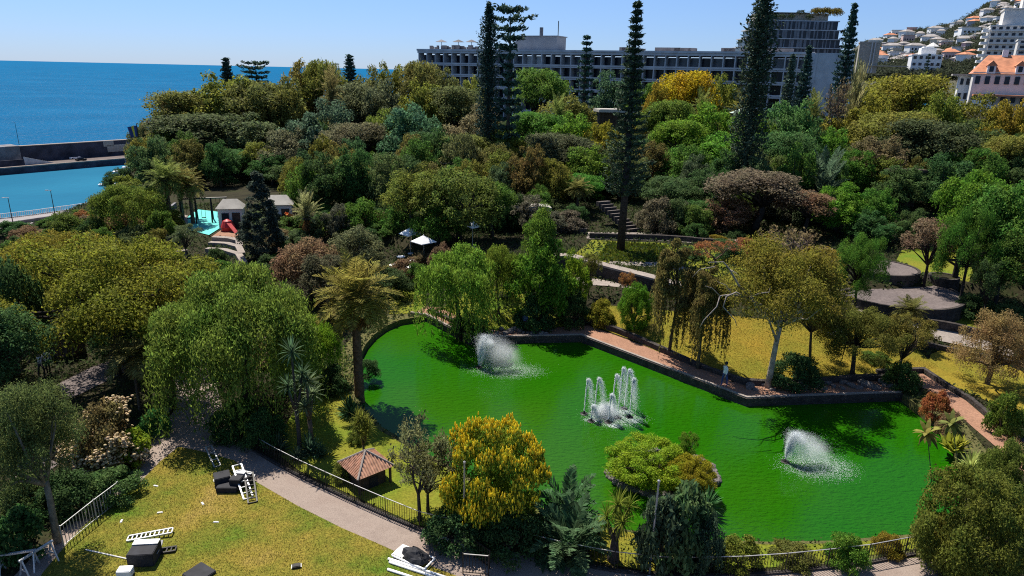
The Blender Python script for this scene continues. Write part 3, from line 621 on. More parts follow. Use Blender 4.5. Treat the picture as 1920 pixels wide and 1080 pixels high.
win = MB().box((0, 0, 0), (cw * .86, .12, FH * .86)).box((cw * .12, -.08, 0), (.08, .08, FH * .86)).mesh('window')
cells = [(i, k) for k in range(NF) for i in range(NC)]
rest = MB(); cnt = 0
for i, k in cells:
    c = ((i + .5) * cw, 1.3, ZT - 1.35 - FH * (k + .5)); sky_bay = 12 <= i <= 13 and k < 3  # white panels stand in for bright sky seen through these bays
    if cnt < 98 and k < 3:
        o = link('window', win, None, HT); o.location = c; o.data = win; cnt += 1
        if not win.materials: win.materials.append(M['glass'])
        o.material_slots[0].link = 'OBJECT'; o.material_slots[0].material = M['white'] if sky_bay else M['curtain'] if random.random() < .35 else M['glass']
        if sky_bay: o['label'] = 'window bay painted white for the sky beyond'
    else: rest.box(c, (cw * .86, .12, FH * .74)).box((c[0] + cw * .12, 1.22, c[2]), (.08, .08, FH * .74))
tag(rest.build('window', M['glass'], HT), kind='stuff')
MB().box((HL + 4.6, 5, ZT / 2 - .2), (9.2, 17, ZT)).box((HL + 1.2, -3.45, ZT / 2 - .2), (.5, .3, ZT)).build('end_block', M['concrete'], HT)
pr = MB().box((HL * .335, 6, ZT + 1.9), (13, 7, 3.7)).box((HL * .335, 6, ZT + 3.9), (13.6, 7.6, .25)).build('plant_room', M['plant'], HT)
MB().tube([(HL * .335 + 1, 4, ZT + 4), (HL * .335 + 1, 4, ZT + 6.3)], .55, 8).build('chimney', M['dconcrete'], pr); MB().tube([(HL * .335 + 6.2, 4, ZT + 4), (HL * .335 + 6.2, 4, ZT + 8)], .12, 5).build('antenna', M['iron'], pr)
b = MB()
for i in range(26): x = random.uniform(2, HL * .27); b = MB(); b.box((x, random.uniform(0, 5), ZT + .5), (random.uniform(.4, 2.2), .8, random.uniform(.5, 1.5))).build('roof_unit', M['dconcrete'], HT)
for x in (6, 12, 16.5): MB().tube([(x, 2, ZT), (x, 2, ZT + 2.3)], .08, 5).lathe([(1.9, 2.2), (.1, 2.9)], 8, (x, 2, ZT)).build('sunshade', M['dconcrete'], HT)
for i in range(14): x = random.uniform(HL * .5, HL * .98); MB().box((x, 7, ZT + .4), (random.uniform(1, 5), 3, random.uniform(.6, 1.5))).build('roof_unit', M['dconcrete'], HT)

# slab hotel behind, glass tower with its roof garden
q0, q1 = PY(1398, 30, 300), PY(1586, 30, 300); tw = q1.x - q0.x; zt = PY(1500, 38, 300).z
TW = thing('hotel_tower', 'dark glass hotel tower with planted roof terrace behind the long hotel', 'building', (q0.x, 300, 8), -.06); b = MB(); g = zt - 8; fh = 3.5; prof = [(i, 1.0 if i < 9 else .96) for i in range(12)]
for k in range(14):
    z = g - fh * k; inset = (.0 if k > 2 else (3 - k) * 1.1); b.box((tw / 2 + inset * .3, 9, z - .2), (tw - inset * 2, 18 - inset, .36))
b.build('floor_slab', M['concrete'], TW)
for k in range(13):
    z = g - fh * k - fh / 2 - .2; inset = (.5 if k > 2 else .5 + (3 - k) * 1.3); bb = MB().box((tw / 2 + inset * .3, 9.3, z), (tw - inset * 2, 16, fh - .36)); bb.build('window_band', M['glass'], TW)
    d = MB(); 
    for i in range(22): d.box((inset + (tw - 2 * inset) * (i + random.random() * .6) / 22, 1.22, z), (random.uniform(.3, 1.2), .1, fh - .5))
    d.build('curtain', M['curtain'], TW)
MB().box((tw * .62, 6, g - 19.2), (tw * .5, 13.4, 9)).build('service_block', M['concrete'], TW); MB().box((tw * .5, 10, g + 1.6), (tw * .72, 8, 2.6)).box((tw * .42, 9, g + 3.1), (tw * .5, 9, .25)).build('roof_pavilion', M['roofgrey'], TW)
rng = np.random.default_rng(5)
def leafpile(name, boxes, leaf, n, parent, col, seed=3):
    rng = np.random.default_rng(seed); V = []; Fc = []; o = 0
    for c, d in boxes:
        k = int(n / len(boxes)); p, dd = clump(rng, np.zeros(3), 1, k); v, f = leaves_on(rng, p * np.array(d) + np.array(c), dd, leaf); V.append(v); Fc.append(f + o); o += len(v)
    return link(name, npmesh(name, np.vstack(V), np.vstack(Fc)), M['leaf'], parent, col)
leafpile('roof_garden', [((tw * .8 + i * 1.3 - 4, 3 + (i % 3) * 2, g + 3.4 + .5 * (i % 2)), (2.2, 2, 1.7)) for i in range(9)], .5, 3600, TW, (.14, .11, .02)); leafpile('roof_garden', [((tw * (.2 + .09 * i), 3, g + 1.3 + (i == 4) * 1.8), (1.7, 1.5, 1.3)) for i in range(6)], .5, 1500, TW, (.04, .06, .025))
leafpile('hanging_plants', [((tw + .3, 4, g - 4 - i * 3), (.9, 2, 1)) for i in range(3)] + [((-.2, 4, g - 9 - i * 6), (1.4, 2, 1.6)) for i in range(3)], .5, 1200, TW, (.04, .06, .03))
def blockbuilding(name, label, x0, x1, top, bot, Y, mat, dep=14, rows=0, cols=0, rz=0, roof=None, balc=False, base=None):
    a, c = PY(x0, top, Y), PY(x1, top, Y); z0 = PY(x0, bot, Y).z - 3 if base is None else base; W = c.x - a.x; H = (a.z + c.z) / 2 - z0
    t = thing(name, label, 'building', (a.x, Y, z0), rz)
    b = MB().box((W / 2, dep / 2, H / 2), (W, dep, H))
    if not roof: b.box((W / 2, dep / 2, H + .15), (W + .5, dep + .5, .6))
    if balc:
        for k in range(rows): b.box((W / 2, -.55, H * (k + .28) / rows), (W * .96, 1.1, H / rows * .3))
    b.build('wall', mat, t)
    if rows:
        for k in range(rows):
            for i in range(cols):
                zc = H * (k + .66) / rows; ww, wh = W / cols * .5, H / rows * .42
                MB().box((W * (i + .5) / cols, -.02, zc), (ww, .3, wh)).build('window', M['glass'], t)
    if roof: MB().add([(-.6, -.6, H), (W + .6, -.6, H), (W + .6, dep + .6, H), (-.6, dep + .6, H), (W * .22, dep / 2, H + roof), (W * .78, dep / 2, H + roof)], [(3, 2, 1, 0), (0, 1, 5, 4), (1, 2, 5), (2, 3, 4, 5), (3, 0, 4)]).build('roof', M['tile_far'], t)
    return t, W, H
t, W, H = blockbuilding('concrete_block', 'windowless grey concrete building between the hotel and the hill', 1613, 1648, 80, 124, 330, M['roofgrey'], 12, 0, 0, -.4); MB().box((W * .6, -.2, H / 2), (.5, .5, H)).box((W * .75, -.2, H / 2), (.5, .5, H)).build('pilaster', M['concrete'], t); MB().box((W + 4, 4, 3.2), (16, 10, .4)).build('canopy_roof', M['roofgrey'], t)
t, W, H = blockbuilding('white_villa', 'white villa with arched gable standing below the hillside houses', 1711, 1761, 104, 142, 400, M['white'], 12, 4, 5, -.35); MB().box((W * .55, 8, H + 2), (W * .5, 9, 4)).box((W * .55, 8, H + 4.2), (W * .34, 7, 1.2)).build('attic', M['white'], t); MB().lathe([(3.2, 0), (3.4, .3), (.2, 2.4)], 8, (W * .7, 8, H + 4.6)).build('tower_roof', M['offwhite'], t)
t, W, H = blockbuilding('apartment_tower', 'tall pale apartment tower at the right edge', 1858, 1945, 50, 140, 330, M['offwhite'], 18, 9, 8, -.5, None, True); MB().box((W * .6, 10, H + 3.5), (W * .8, 16, 7)).box((W * .6, 10, H + 7.2), (W * .84, 17, .5)).box((W * .75, 10, H + 10), (W * .5, 10, 5)).build('upper_storeys', M['offwhite'], t)
for k in range(9): MB().box((-1.3, 5, H * (k + .3) / 9), (2.6, 8, 1.1)).build('balcony', M['white'], t)
t, W, H = blockbuilding('apartment_block', 'second pale apartment block cut by the right edge behind the orange roofs', 1910, 1990, 76, 140, 290, M['offwhite'], 14, 8, 5, -.55, None, True)
# orange roofed terrace buildings
t, W, H = blockbuilding('tiled_building', 'long building with steep orange tiled roof and dormers at the right edge', 1826, 2010, 140, 186, 205, M['offwhite'], 12, 2, 12, -.5)
MB().add([(-.5, -.6, H), (W + .5, -.6, H), (W + .5, 14.5, H), (-.5, 14.5, H), (3, 7, H + 5.2), (W - 3, 7, H + 5.2)], [(3, 2, 1, 0), (0, 1, 5, 4), (1, 2, 5), (2, 3, 4, 5), (3, 0, 4)]).build('roof', M['tile_far'], t)
for i in range(4):
    x = W * (.14 + .24 * i); d = MB().box((x, 1.0, H + 1.2), (2.0, 3, 2.2)).build('dormer', M['white'], t); MB().add([(x - 1.3, -.8, H + 2.2), (x + 1.3, -.8, H + 2.2), (x + 1.3, 3.4, H + 2.2), (x - 1.3, 3.4, H + 2.2), (x, -.8, H + 3.6), (x, 3.4, H + 3.6)], [(0, 1, 4), (2, 3, 5), (0, 4, 5, 3), (1, 2, 5, 4), (3, 2, 1, 0)]).build('dormer_roof', M['tile_far'], d); MB().box((x, -.56, H + 1.3), (1.0, .14, 1.5)).build('window', M['glass'], d)
for i in range(3): x = W * (.25 + .25 * i); MB().box((x, 7, H + 5.2), (1.4, 1.4, 3)).build('chimney', M['white'], t)
MB().box((W * .5, -3, H * .42), (W * .96, 5, .5)).build('terrace_roof', M['tile_far'], t); MB().box((W * .1, -5.3, 1.4), (5, .5, 3)).box((W * .45, -4.6, 2), (.5, .5, 4.4)).box((W * .62, -4.6, 2), (.5, .5, 4.4)).build('terrace_wall', M['white'], t)
t, W, H = blockbuilding('flat_roofed_building', 'low white flat roofed building left of the orange roofs', 1800, 1828, 144, 178, 215, M['white'], 8, 2, 3, -.5); MB().box((W / 2, 3, H + .5), (W + 4, 10, .5)).build('roof', M['roofgrey'], t)
# --- houses on the hill: each its own object
M['hroof'] = plain('weathered_roof', (.30, .27, .25), .9, vary=.3, scale=.3)
rnd = random.Random(3); spots = []; WALLS = [('white', 'white', M['white']), ('cream', 'cream', plain('cream_render', (.58, .5, .38), .85, vary=.1)), ('grey', 'grey', plain('grey_render', (.36, .36, .38), .9, vary=.15)), ('pink', 'pale pink', plain('pink_render', (.55, .40, .36), .85, vary=.1))]
for px, top in [(1640, 92), (1700, 70), (1768, 55), (1800, 45), (1850, 20), (1918, 8)]: pass
tries = 0
while len(spots) < 105 and tries < 4000:
    tries += 1; px = rnd.uniform(1640, 1920); ymin = np.interp(px, [1620, 1690, 1770, 1800, 1850, 1920], [82, 62, 48, 40, 12, 0]); py = rnd.uniform(ymin, 128)
    p = GH(px, py)
    if p is None or any((p - s).length < 9 for s in spots): continue
    spots.append(p); s = rnd.uniform(.5, .95) * (1 + (p.y - 500) / 2200); W, D, H = 9 * s * rnd.uniform(.8, 1.6), 8 * s, rnd.choice([3.2, 5.5, 6, 8]) * s; wl = rnd.choice(WALLS + [WALLS[0]] * 3); rf = rnd.choice(['flat', 'flat', 'flat', 'hip', 'grey', 'grey', 'grey', 'grey', 'grey'])
    b = MB().box((0, 0, H / 2 - 1.5), (W, D, H + 3)); nb = len(b.f)
    if rf == 'flat': b.box((0, 0, H + .25), (W + .8, D + .8, .5))
    else: b.add([(-W / 2 - .6, -D / 2 - .6, H), (W / 2 + .6, -D / 2 - .6, H), (W / 2 + .6, D / 2 + .6, H), (-W / 2 - .6, D / 2 + .6, H), (-W * .2, 0, H + 2.2 * s), (W * .2, 0, H + 2.2 * s)], [(3, 2, 1, 0), (0, 1, 5, 4), (1, 2, 5), (2, 3, 4, 5), (3, 0, 4)])
    nr = len(b.f)
    for k in range(max(1, int(H // 3))):
        for i in range(4): b.box((W * (i - 1.5) / 4.6, -D / 2, 1.6 + 2.8 * k), (W * .1, .3, 1.3))
    me = b.mesh('house'); mats = [wl[2], M['tile_far'] if rf == 'hip' else M['hroof'] if rf == 'grey' else M['offwhite'], M['glass']]
    for m_ in mats: me.materials.append(m_)
    for i, f in enumerate(me.polygons): f.material_index = 0 if i < nb else 1 if i < nr else 2
    o = link('house', me); o.location = p; o.rotation_euler = (0, 0, rnd.uniform(-.5, .5)); rn = {'flat': 'flat roofed', 'hip': 'orange roofed', 'grey': 'grey roofed'}[rf]
    tag(o, '%s %s house among the houses on the far hillside' % (rn, wl[1]), 'house', '%s %s houses on the hillside' % (rn, wl[1]))
# scrub between the houses and the wooded crest
rng = np.random.default_rng(9); V = []; Fc = []; o_ = 0
for i in range(3200):
    px = rng.uniform(1590, 1925); ymin = np.interp(px, [1590, 1620, 1690, 1770, 1800, 1850, 1925], [120, 84, 63, 49, 41, 12, 2]); py = ymin + (rng.random() ** (1.0 if px < 1840 else 2.2)) * (152 - ymin); p = GH(px, py)
    if p is None or any(abs(p.x - s.x) < 6 and 0 < s.y - p.y < 9 for s in spots): continue
    r = rng.uniform(1.8, 4.6); q, d = clump(rng, np.array([p.x, p.y, p.z + r * .4]), r, 34); v, f = leaves_on(rng, q, d, 1.5); V.append(v); Fc.append(f + o_); o_ += len(v)
tag(link('hillside_foliage', npmesh('hillside_foliage', np.vstack(V), np.vstack(Fc)), M['leaf'], None, (.05, .06, .035)), kind='stuff')
# ------------------------------------------------------------------ harbour
def at_sea(px, py, z=-21.5): return G(px, py, z)
pa, pb = at_sea(-60, 322), at_sea(420, 283); d = (pb - pa).normalized(); nv = Vector((-d.y, d.x, 0))
pier = thing('pier', 'stone pier with roadway and tall dark sea wall across the harbour mouth', 'pier', pa, math.atan2(d.y, d.x)); PLn = (pb - pa).length
MB().box((PLn / 2, 8, -2), (PLn, 16, 4)).build('quay', M['shade_stone'], pier); MB().box((PLn / 2, .5, .2), (PLn, 1, .5)).build('kerb', M['pale'], pier); MB().box((PLn / 2, 8, .03), (PLn - .1, 13.6, .06)).build('roadway', M['paving'], pier)
MB().box((PLn * .6, 17.2, 2.7), (PLn * .78, 2.2, 7.8)).build('sea_wall', M['shade_stone'], pier); MB().box((PLn * .6, 17.2, 6.75), (PLn * .78 + .2, 2.6, .3)).build('coping', M['pale'], pier)
MB().box((PLn * .1, 15, 3.2), (PLn * .21, 9, 8.6)).build('end_block', M['dconcrete'], pier); MB().box((PLn * .10, 6.6, 1.2), (PLn * .2, .5, 2.4)).build('parapet', M['shade_stone'], pier); MB().add([(PLn * .2, 6.3, .1), (PLn * .3, 6.3, .1), (PLn * .2, 6.3, 3.4), (PLn * .2, 6.9, .1), (PLn * .3, 6.9, .1), (PLn * .2, 6.9, 3.4)], [(0, 1, 2), (3, 5, 4), (0, 2, 5, 3), (1, 4, 5, 2), (0, 3, 4, 1)]).build('ramp', M['concrete'], pier)
inv = Matrix.Rotation(-math.atan2(d.y, d.x), 3, 'Z')
def onpier(px, py): q = inv @ (at_sea(px, py) - pa); return q
for px, py, wd, hg, z in ((186, 288, 4.5, 2.6, 5.6), (205, 288, 8.2, 3.2, 3.3), (262, 288, 10, 3.6, 3.6)):
    q = onpier(px, py); MB().box((q.x, 15.9, z), (wd, .3, hg)).build('notice_board', M['roofgrey'], pier)
def car(px, py, lab, col, y, group=None):
    q = onpier(px, py); p = pa + Matrix.Rotation(math.atan2(d.y, d.x), 3, 'Z') @ Vector((q.x, y, .06)); t = thing('parked_car', lab, 'car', p, math.atan2(d.y, d.x), group)
    MB().box((0, 0, .6), (4.2, 1.75, .65), 0, .95).build('body', col, t); MB().box((-.15, 0, 1.18), (2.3, 1.55, .55), 0, .78).build('cabin', M['glass'], t)
    for sx in (-1.3, 1.3):
        for sy in (-.8, .8): MB().lathe([(.32, -.1), (.32, .1)], 10).build('wheel', M['black'], t).matrix_local = Matrix.Translation((sx, sy, .32)) @ Matrix.Rotation(PI / 2, 4, 'X')
car(102, 290, 'white car parked against the sea wall on the pier', M['white'], 13.5); car(130, 297, 'dark car on the pier roadway', M['iron'], 5.5); car(248, 285, 'white van like car at the tree end of the pier', M['white'], 11); car(268, 284, 'pale car beside the white one at tree end of the pier', M['galv'], 11)
def lamp(px, by, top, z, lab, arm=True, name='street_lamp', y_off=0):
    p = G(px, by, z); hgt = PY(px, top, p.y).z - z; t = thing(name, lab, 'lamp', p); MB().tube([(0, 0, 0), (0, 0, hgt * .5), (0, 0, hgt)], [.13, .1, .07], 7).build('pole', M['iron'], t)
    MB().box((-.5, 0, hgt), (1.5, .14, .1)).box((-1.1, 0, hgt - .02), (.7, .3, .16)).build('lamp_head', M['galv'], t); return t
lamp(27, 431, 371, -21, 'tall dark street lamp on the promenade at the left edge'); lamp(104, 408, 357, -21, 'tall dark street lamp on the promenade beside the slope shrubs'); lamp(36, 272, 229, -21.4, 'dark lamp post standing on the pier end block')
# promenade along the harbour
ed = [G(x, y, -21) for x, y in [(-260, 436), (-120, 426), (0, 410), (60, 403), (110, 396), (180, 386), (260, 374)]]
inn = [Vector((p.x, p.y - 55)) for p in ed]; V = []; Fc = []
slab = [(p.x, p.y) for p in ed] + [(p.x + 12, p.y) for p in reversed(inn)]; tag(MB().prism(slab, -27, -21).build('promenade', M['asphalt']), kind='structure')
def railing(name, label, pts, ht, step, mats, rad=.02, post=2.0, zf=None, kerb=True, cat='railing', mesh_rail=True):
    """posts, slim uprights and rails along a line"""
    zf = zf or h; P = resample([(p[0], p[1], 0) for p in pts], step); o0 = P[0]; t = thing(name, label, cat, (o0.x, o0.y, zf(o0.x, o0.y)))
    Q = [Vector((p.x - o0.x, p.y - o0.y, zf(p.x, p.y) - zf(o0.x, o0.y))) for p in P]; up = Vector((0, 0, 1)); b = MB()
    for q in Q: b.bar(q + up * .08, q + up * (ht - .02), rad * 1.6)
    b.build('bars', mats[0], t); r = MB(); n2 = max(1, int(post / step)); K = Q[::n2] + ([Q[-1]] if (len(Q) - 1) % n2 else [])
    for a, c in zip(K, K[1:]): r.bar(a + up * ht, c + up * ht, rad * 2.6, rad * 2)
    r.build('top_rail', mats[1], t); r = MB()
    for a, c in zip(K, K[1:]): r.bar(a + up * .1, c + up * .1, rad * 2)
    r.build('bottom_rail', mats[0], t); r = MB()
    for q in K: r.bar(q - up * .1, q + up * (ht + .05), rad * 3.2)
    r.build('posts', mats[0], t)
    if kerb:
        r = MB()
        for a, c in zip(K, K[1:]): r.bar(a + up * .02, c + up * .02, .16, .16)
        r.build('kerb', M['stone'], t)
    return t
railing('railing', 'white railing along the harbour promenade edge', [(p.x, p.y - .4) for p in ed], 1.3, .45, (M['white'], M['white']), .06, 4, lambda x, y: -21, True)
e2 = [(p.x, p.y - 17) for p in ed[1:]]; tag(wall_line(e2, .5, lambda x, y: -21.1, lambda x, y: -20.2).build('kerb_wall', M['dconcrete']), 'low dark wall dividing the promenade from the road behind', 'wall')
bo = G(240, 330, -23.9)
def boat(px, py, lab, L, cabin=True):
    p = G(px, py, -23.85); t = thing('boat', lab, 'boat', p, .3); s = L / 2
    hull = [(-s, -.28 * s), (.35 * s, -.3 * s), (s, 0), (.35 * s, .3 * s), (-s, .28 * s)]; lo = [(x * .88, y * .6) for x, y in hull]
    MB().add([(x, y, -.3) for x, y in lo] + [(x, y, .18 * s + (x > 0) * .06 * s) for x, y in hull], [(4, 3, 2, 1, 0), (5, 6, 7, 8, 9)] + [(i, (i + 1) % 5, 5 + (i + 1) % 5, 5 + i) for i in range(5)]).build('hull', M['white'], t)
    MB().box((-.1 * s, 0, .32 * s), (.8 * s, .42 * s, .26 * s), 0, .8).build('cabin', M['white'], t); MB().box((.1 * s, 0, .34 * s), (.5 * s, .44 * s, .1 * s)).build('window', M['glass'], t); MB().tube([(-.2 * s, 0, .4 * s), (-.2 * s, 0, 1.1 * s)], .05, 5).build('mast', M['galv'], t)
boat(245, 326, 'white motor boat moored below the grove', 13); boat(228, 336, 'smaller white motor boat moored by the promenade', 8); boat(205, 348, 'small boat nearest the weeping tree beside promenade', 7)
fp = PY(256, 232, 126); fz = h(fp.x, fp.y); FP = thing('flagpole', 'dark flagpole with a yellow and blue flag at the edge of the grove', 'flagpole', (fp.x, fp.y, fz)); hh = fp.z - fz
MB().tube([(0, 0, 0), (0, 0, hh)], [.14, .07], 7).build('pole', M['iron'], FP); fl = FP
b = MB(); cols = [(M['blue']), (M['yellow']), (M['blue'])]
for k in range(3):
    V = []; nx_ = 6
    for i in range(nx_ + 1):
        u = i / nx_; x = -1.7 * (k + u) / 3; V += [(x, .18 * math.sin(x * 5), hh - .3 - .25 * (k + u) / 3 * 1.2), (x * .75, .18 * math.sin(x * 5 + 1), hh - 2.2 - .3 * (k + u) / 3)]
    MB().add(V, [(2 * i, 2 * i + 1, 2 * i + 3, 2 * i + 2) for i in range(nx_)]).build('flag_stripe', cols[k], FP)
# ------------------------------------------------------------------ planting: every tree, palm and shrub
P_ = plant; BT = 'broadleaf_tree'
# --- near left
P_('fine0', BT, 'dark small leaved tree with thin leaning pale trunk at the far left edge', 'tree', 42, 705, 190, 1015, (.05, .065, .02), bark=(.16, .14, .10))
P_('oval0', BT, 'dark tree overhanging the left edge above the frangipani', 'tree', -10, 560, 170, 800, 'dark')
P_('dome1', BT, 'dark leafy tree behind the yellow spreading tree at left edge', 'tree', -20, 450, 150, 720, 'dark')
P_('bush0', 'shrub', 'glossy dark green shrub below the frangipani', 'shrub', 112, 880, 130, 955, 'dark'); P_('bush1', 'shrub', 'glossy dark shrub beside the gravel path left of the lawn', 'shrub', 200, 872, 120, 930, (.035, .06, .02))
P_('bigleaf', 'shrub', 'dark broad leaved shrub in the bottom left corner', 'shrub', 20, 955, 120, 1040, 'dark'); P_('bigleaf', 'shrub', 'light yellow green shrub at the kerb beside the frangipani', 'shrub', 236, 805, 92, 868, 'lime')
P_('bush2', 'shrub', 'bright green shrub behind the frangipani beside the gravel path', 'shrub', 284, 762, 62, 815, (.04, .12, .03)); P_('bush0', 'shrub', 'low dark shrub at the left edge under the small leaved tree', 'shrub', 40, 880, 110, 950, (.05, .07, .02))
P_('feather', 'feather_palm', 'drooping feather palm beside the shaded path at left', 'palm', 240, 622, 128, 768, (.12, .12, .04), rot=.6)
P_('feather', 'feather_palm', 'feather palm cut by the left edge of the picture', 'palm', 2, 672, 110, 800, (.06, .08, .03))
P_('umb0', 'spreading_tree', 'wide yellow green spreading tree with dark forked trunk on the left', 'tree', 170, 432, 400, 700, 'ygreen', bark=(.035, .028, .022)); P_('umb1', 'spreading_tree', 'second yellow green spreading tree behind the wide one near the promenade', 'tree', 95, 425, 240, 610, 'yellow', bark=(.04, .03, .025))
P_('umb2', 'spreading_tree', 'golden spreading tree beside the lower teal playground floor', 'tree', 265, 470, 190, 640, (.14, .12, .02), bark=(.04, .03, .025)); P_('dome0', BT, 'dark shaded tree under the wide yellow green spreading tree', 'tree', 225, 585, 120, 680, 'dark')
P_('pepper', 'pepper_tree', 'large weeping pepper tree over the gravel path', 'tree', 432, 480, 285, 770, (.10, .125, .024), bark=(.05, .04, .03), rot=1.0); P_('pepper', 'pepper_tree', 'bright green weeping pepper tree left of the date palm', 'tree', 570, 585, 118, 715, (.085, .16, .014))
P_('willow1', 'pepper_tree', 'drooping green branches over the path left of the large pepper tree', 'tree', 300, 568, 100, 742, 'wil')
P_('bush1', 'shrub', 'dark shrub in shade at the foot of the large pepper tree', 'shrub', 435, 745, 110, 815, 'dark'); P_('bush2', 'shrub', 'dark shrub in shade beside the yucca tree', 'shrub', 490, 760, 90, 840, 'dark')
P_('date', 'date_palm', 'tall date palm with orange dry fronds at the left shore of the pond', 'palm', 662, 496, 178, 742, (.15, .13, .03), dry='dry', rot=.2, bark=(.12, .075, .045))
P_('yucca', 'yucca_tree', 'tall spiky yucca tree between the path and the pond lawn', 'yucca', 545, 640, 62, 850, 'blue', rot=.4, bark=(.05, .045, .04)); P_('yucca', 'yucca_tree', 'shorter spiky yucca with several heads beside the taller one', 'yucca', 574, 702, 70, 842, 'bpalm')
for a in ((520, 800, 60, 848), (578, 790, 66, 850), (600, 812, 46, 856), (555, 812, 46, 862)): P_('tuft', 'agave', 'spiky blue green agave under the yucca trees', 'agave', *a, 'blue', 'agaves under the yucca trees')
P_('tuft', 'agave', 'dark spiky agave at the foot of the date palm', 'agave', 655, 738, 66, 778, 'dpalm'); P_('bush0', 'shrub', 'dark shrub behind the date palm trunk at the water edge', 'shrub', 690, 672, 52, 706, 'dark'); P_('bush1', 'shrub', 'dark shrub on the bank left of the date palm', 'shrub', 620, 680, 70, 735, 'dark')
P_('dracaena', 'dragon_tree', 'small bushy tree standing behind the tiled duck house', 'tree', 678, 772, 74, 855, 'ygreen'); P_('bush0', 'shrub', 'small green shrub at the left corner of the duck house', 'shrub', 640, 862, 44, 900, 'olive')
P_('bush1', 'shrub', 'small clipped green bush on the pond lawn right of the yuccas', 'shrub', 668, 800, 40, 830, 'olive')
P_('bare1', 'bare_tree', 'twiggy grey brown tree with thin leaves right of the duck house', 'tree', 782, 790, 150, 975, (.12, .10, .055), bark=(.07, .055, .045)); P_('loose0', 'bare_tree', 'sparse grey green tree between twiggy tree and yellow flowering tree', 'tree', 800, 828, 120, 960, (.09, .085, .04))
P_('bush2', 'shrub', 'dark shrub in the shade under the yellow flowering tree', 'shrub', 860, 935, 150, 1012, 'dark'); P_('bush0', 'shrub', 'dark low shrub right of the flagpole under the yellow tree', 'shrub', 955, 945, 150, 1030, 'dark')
P_('cycad', 'cycad', 'upper of two dark green cycads right of the yellow flowering tree', 'cycad', 1066, 888, 150, 985, 'dpalm', sink=.4); P_('cycad', 'cycad', 'lower of two dark green cycads beside the railing', 'cycad', 1070, 950, 180, 1045, 'dpalm', sink=.4)
P_('ponytail', 'ponytail_palm', 'ponytail palm with swollen trunk on the dry strip by the railing', 'palm', 1160, 924, 100, 1052, 'ygreen', bark=(.07, .055, .045))
P_('bigleaf', 'shrub', 'dark broad leaved shrub behind the right pole', 'shrub', 1290, 905, 130, 1060, (.04, .065, .03)); P_('bigleaf', 'strelitzia', 'dark paddle leaved plant in front of the island', 'plant', 1250, 925, 110, 1068, (.045, .07, .04)); P_('bush0', 'strelitzia', 'leafy plant right of the island behind the railing', 'plant', 1332, 950, 80, 1066, (.03, .055, .03))
P_('bush2', 'shrub', 'light green leafy shrub behind the railing right of the paddle plants', 'shrub', 1392, 1002, 92, 1058, 'ygreen'); P_('bush1', 'shrub', 'bright green leafy shrub on the near shore below the right fountain', 'shrub', 1596, 992, 86, 1056, (.07, .13, .02)); P_('bush0', 'shrub', 'yellow green low plant near the right end of the railing', 'shrub', 1672, 1000, 60, 1036, 'yellow'); P_('bush1', 'shrub', 'low brownish green shrub along the near shore kerb', 'shrub', 1490, 1018, 90, 1050, 'brownolive')
P_('egg0', 'shrub', 'large small leaved bush filling the bottom right corner', 'shrub', 1858, 880, 215, 1085, (.075, .09, .02)); P_('egg1', 'shrub', 'rounded olive bush at the right edge above the corner bush', 'shrub', 1905, 830, 110, 990, (.085, .095, .025)); P_('egg1', 'shrub', 'olive bush in front of the thin stemmed papaya trees', 'shrub', 1775, 965, 90, 1050, 'olive')

def leaning(o, foot, tip, proto): T = PY(tip[0], tip[1], foot.y + .2); d = T - foot; o.location = foot; o.rotation_mode = 'QUATERNION'; o.rotation_quaternion = d.to_track_quat('Z', 'Y'); o.scale = (o.scale[0], o.scale[0], d.length / (PROTO[proto]['H'] - .4))
PA = P_('papaya', 'papaya_tree', 'slender papaya tree with crown of leaves at the right end of the pond', 'tree', 1740, 796, 54, 990, (.12, .12, .03), bark=(.10, .12, .05)); leaning(PA, G(1756, 1000), (1738, 806), 'papaya')
PB = P_('papaya', 'papaya_tree', 'taller slender papaya tree nearer the pond end path', 'tree', 1780, 772, 50, 950, (.11, .10, .03), bark=(.10, .12, .05)); leaning(PB, G(1812, 975), (1784, 788), 'papaya')
P_('tuft', 'shrub', 'pale variegated ginger plant on the right shore', 'plant', 1836, 815, 66, 882, (.30, .29, .09)); P_('paddle', 'shrub', 'yellow leaved plant on the right shore beside the path', 'plant', 1798, 792, 60, 846, (.20, .18, .03)); P_('bush2', 'shrub', 'rust red shrub at the right corner of the pond', 'shrub', 1762, 728, 58, 785, 'rust'); P_('bush1', 'shrub', 'bright green bush at the right edge beside the brick path', 'shrub', 1902, 722, 70, 815, (.075, .12, .02))
P_('bush0', 'shrub', 'brownish shrub between the rust red one and the yellow leaved plant', 'shrub', 1790, 770, 50, 820, 'brown'); P_('tuft', 'shrub', 'orange tinged tuft right of the brick path end', 'plant', 1912, 800, 50, 850, 'tan')
# --- far bank of the pond
P_('willow0', 'willow_tree', 'weeping willow at the far left corner of the pond', 'tree', 862, 445, 150, 628, (.095, .14, .022), bark=(.05, .04, .03)); P_('willow1', 'willow_tree', 'slim weeping tree between the willow and the bright green tree', 'tree', 938, 440, 84, 590, (.08, .13, .016))
P_('full0', BT, 'bright green tree with tall pointed top on the far bank', 'tree', 1018, 425, 145, 612, 'bright'); P_('oval1', BT, 'pointed leading crown of the bright green far bank trees', 'tree', 1014, 378, 80, 600, 'bright'); P_('full2', BT, 'lighter green tree on right side of the bright far bank tree', 'tree', 1078, 462, 72, 590, 'lime')
P_('bush0', 'shrub', 'dark shrub in deep shade under the bright green tree', 'shrub', 1005, 545, 80, 618, 'dark'); P_('bush2', 'shrub', 'dark shrub in shade left of the golden bank lawn', 'shrub', 1075, 540, 70, 610, 'dark'); P_('bush1', 'shrub', 'yellowish shrub at the left end of the golden bank lawn', 'shrub', 1128, 556, 62, 606, 'yellow')
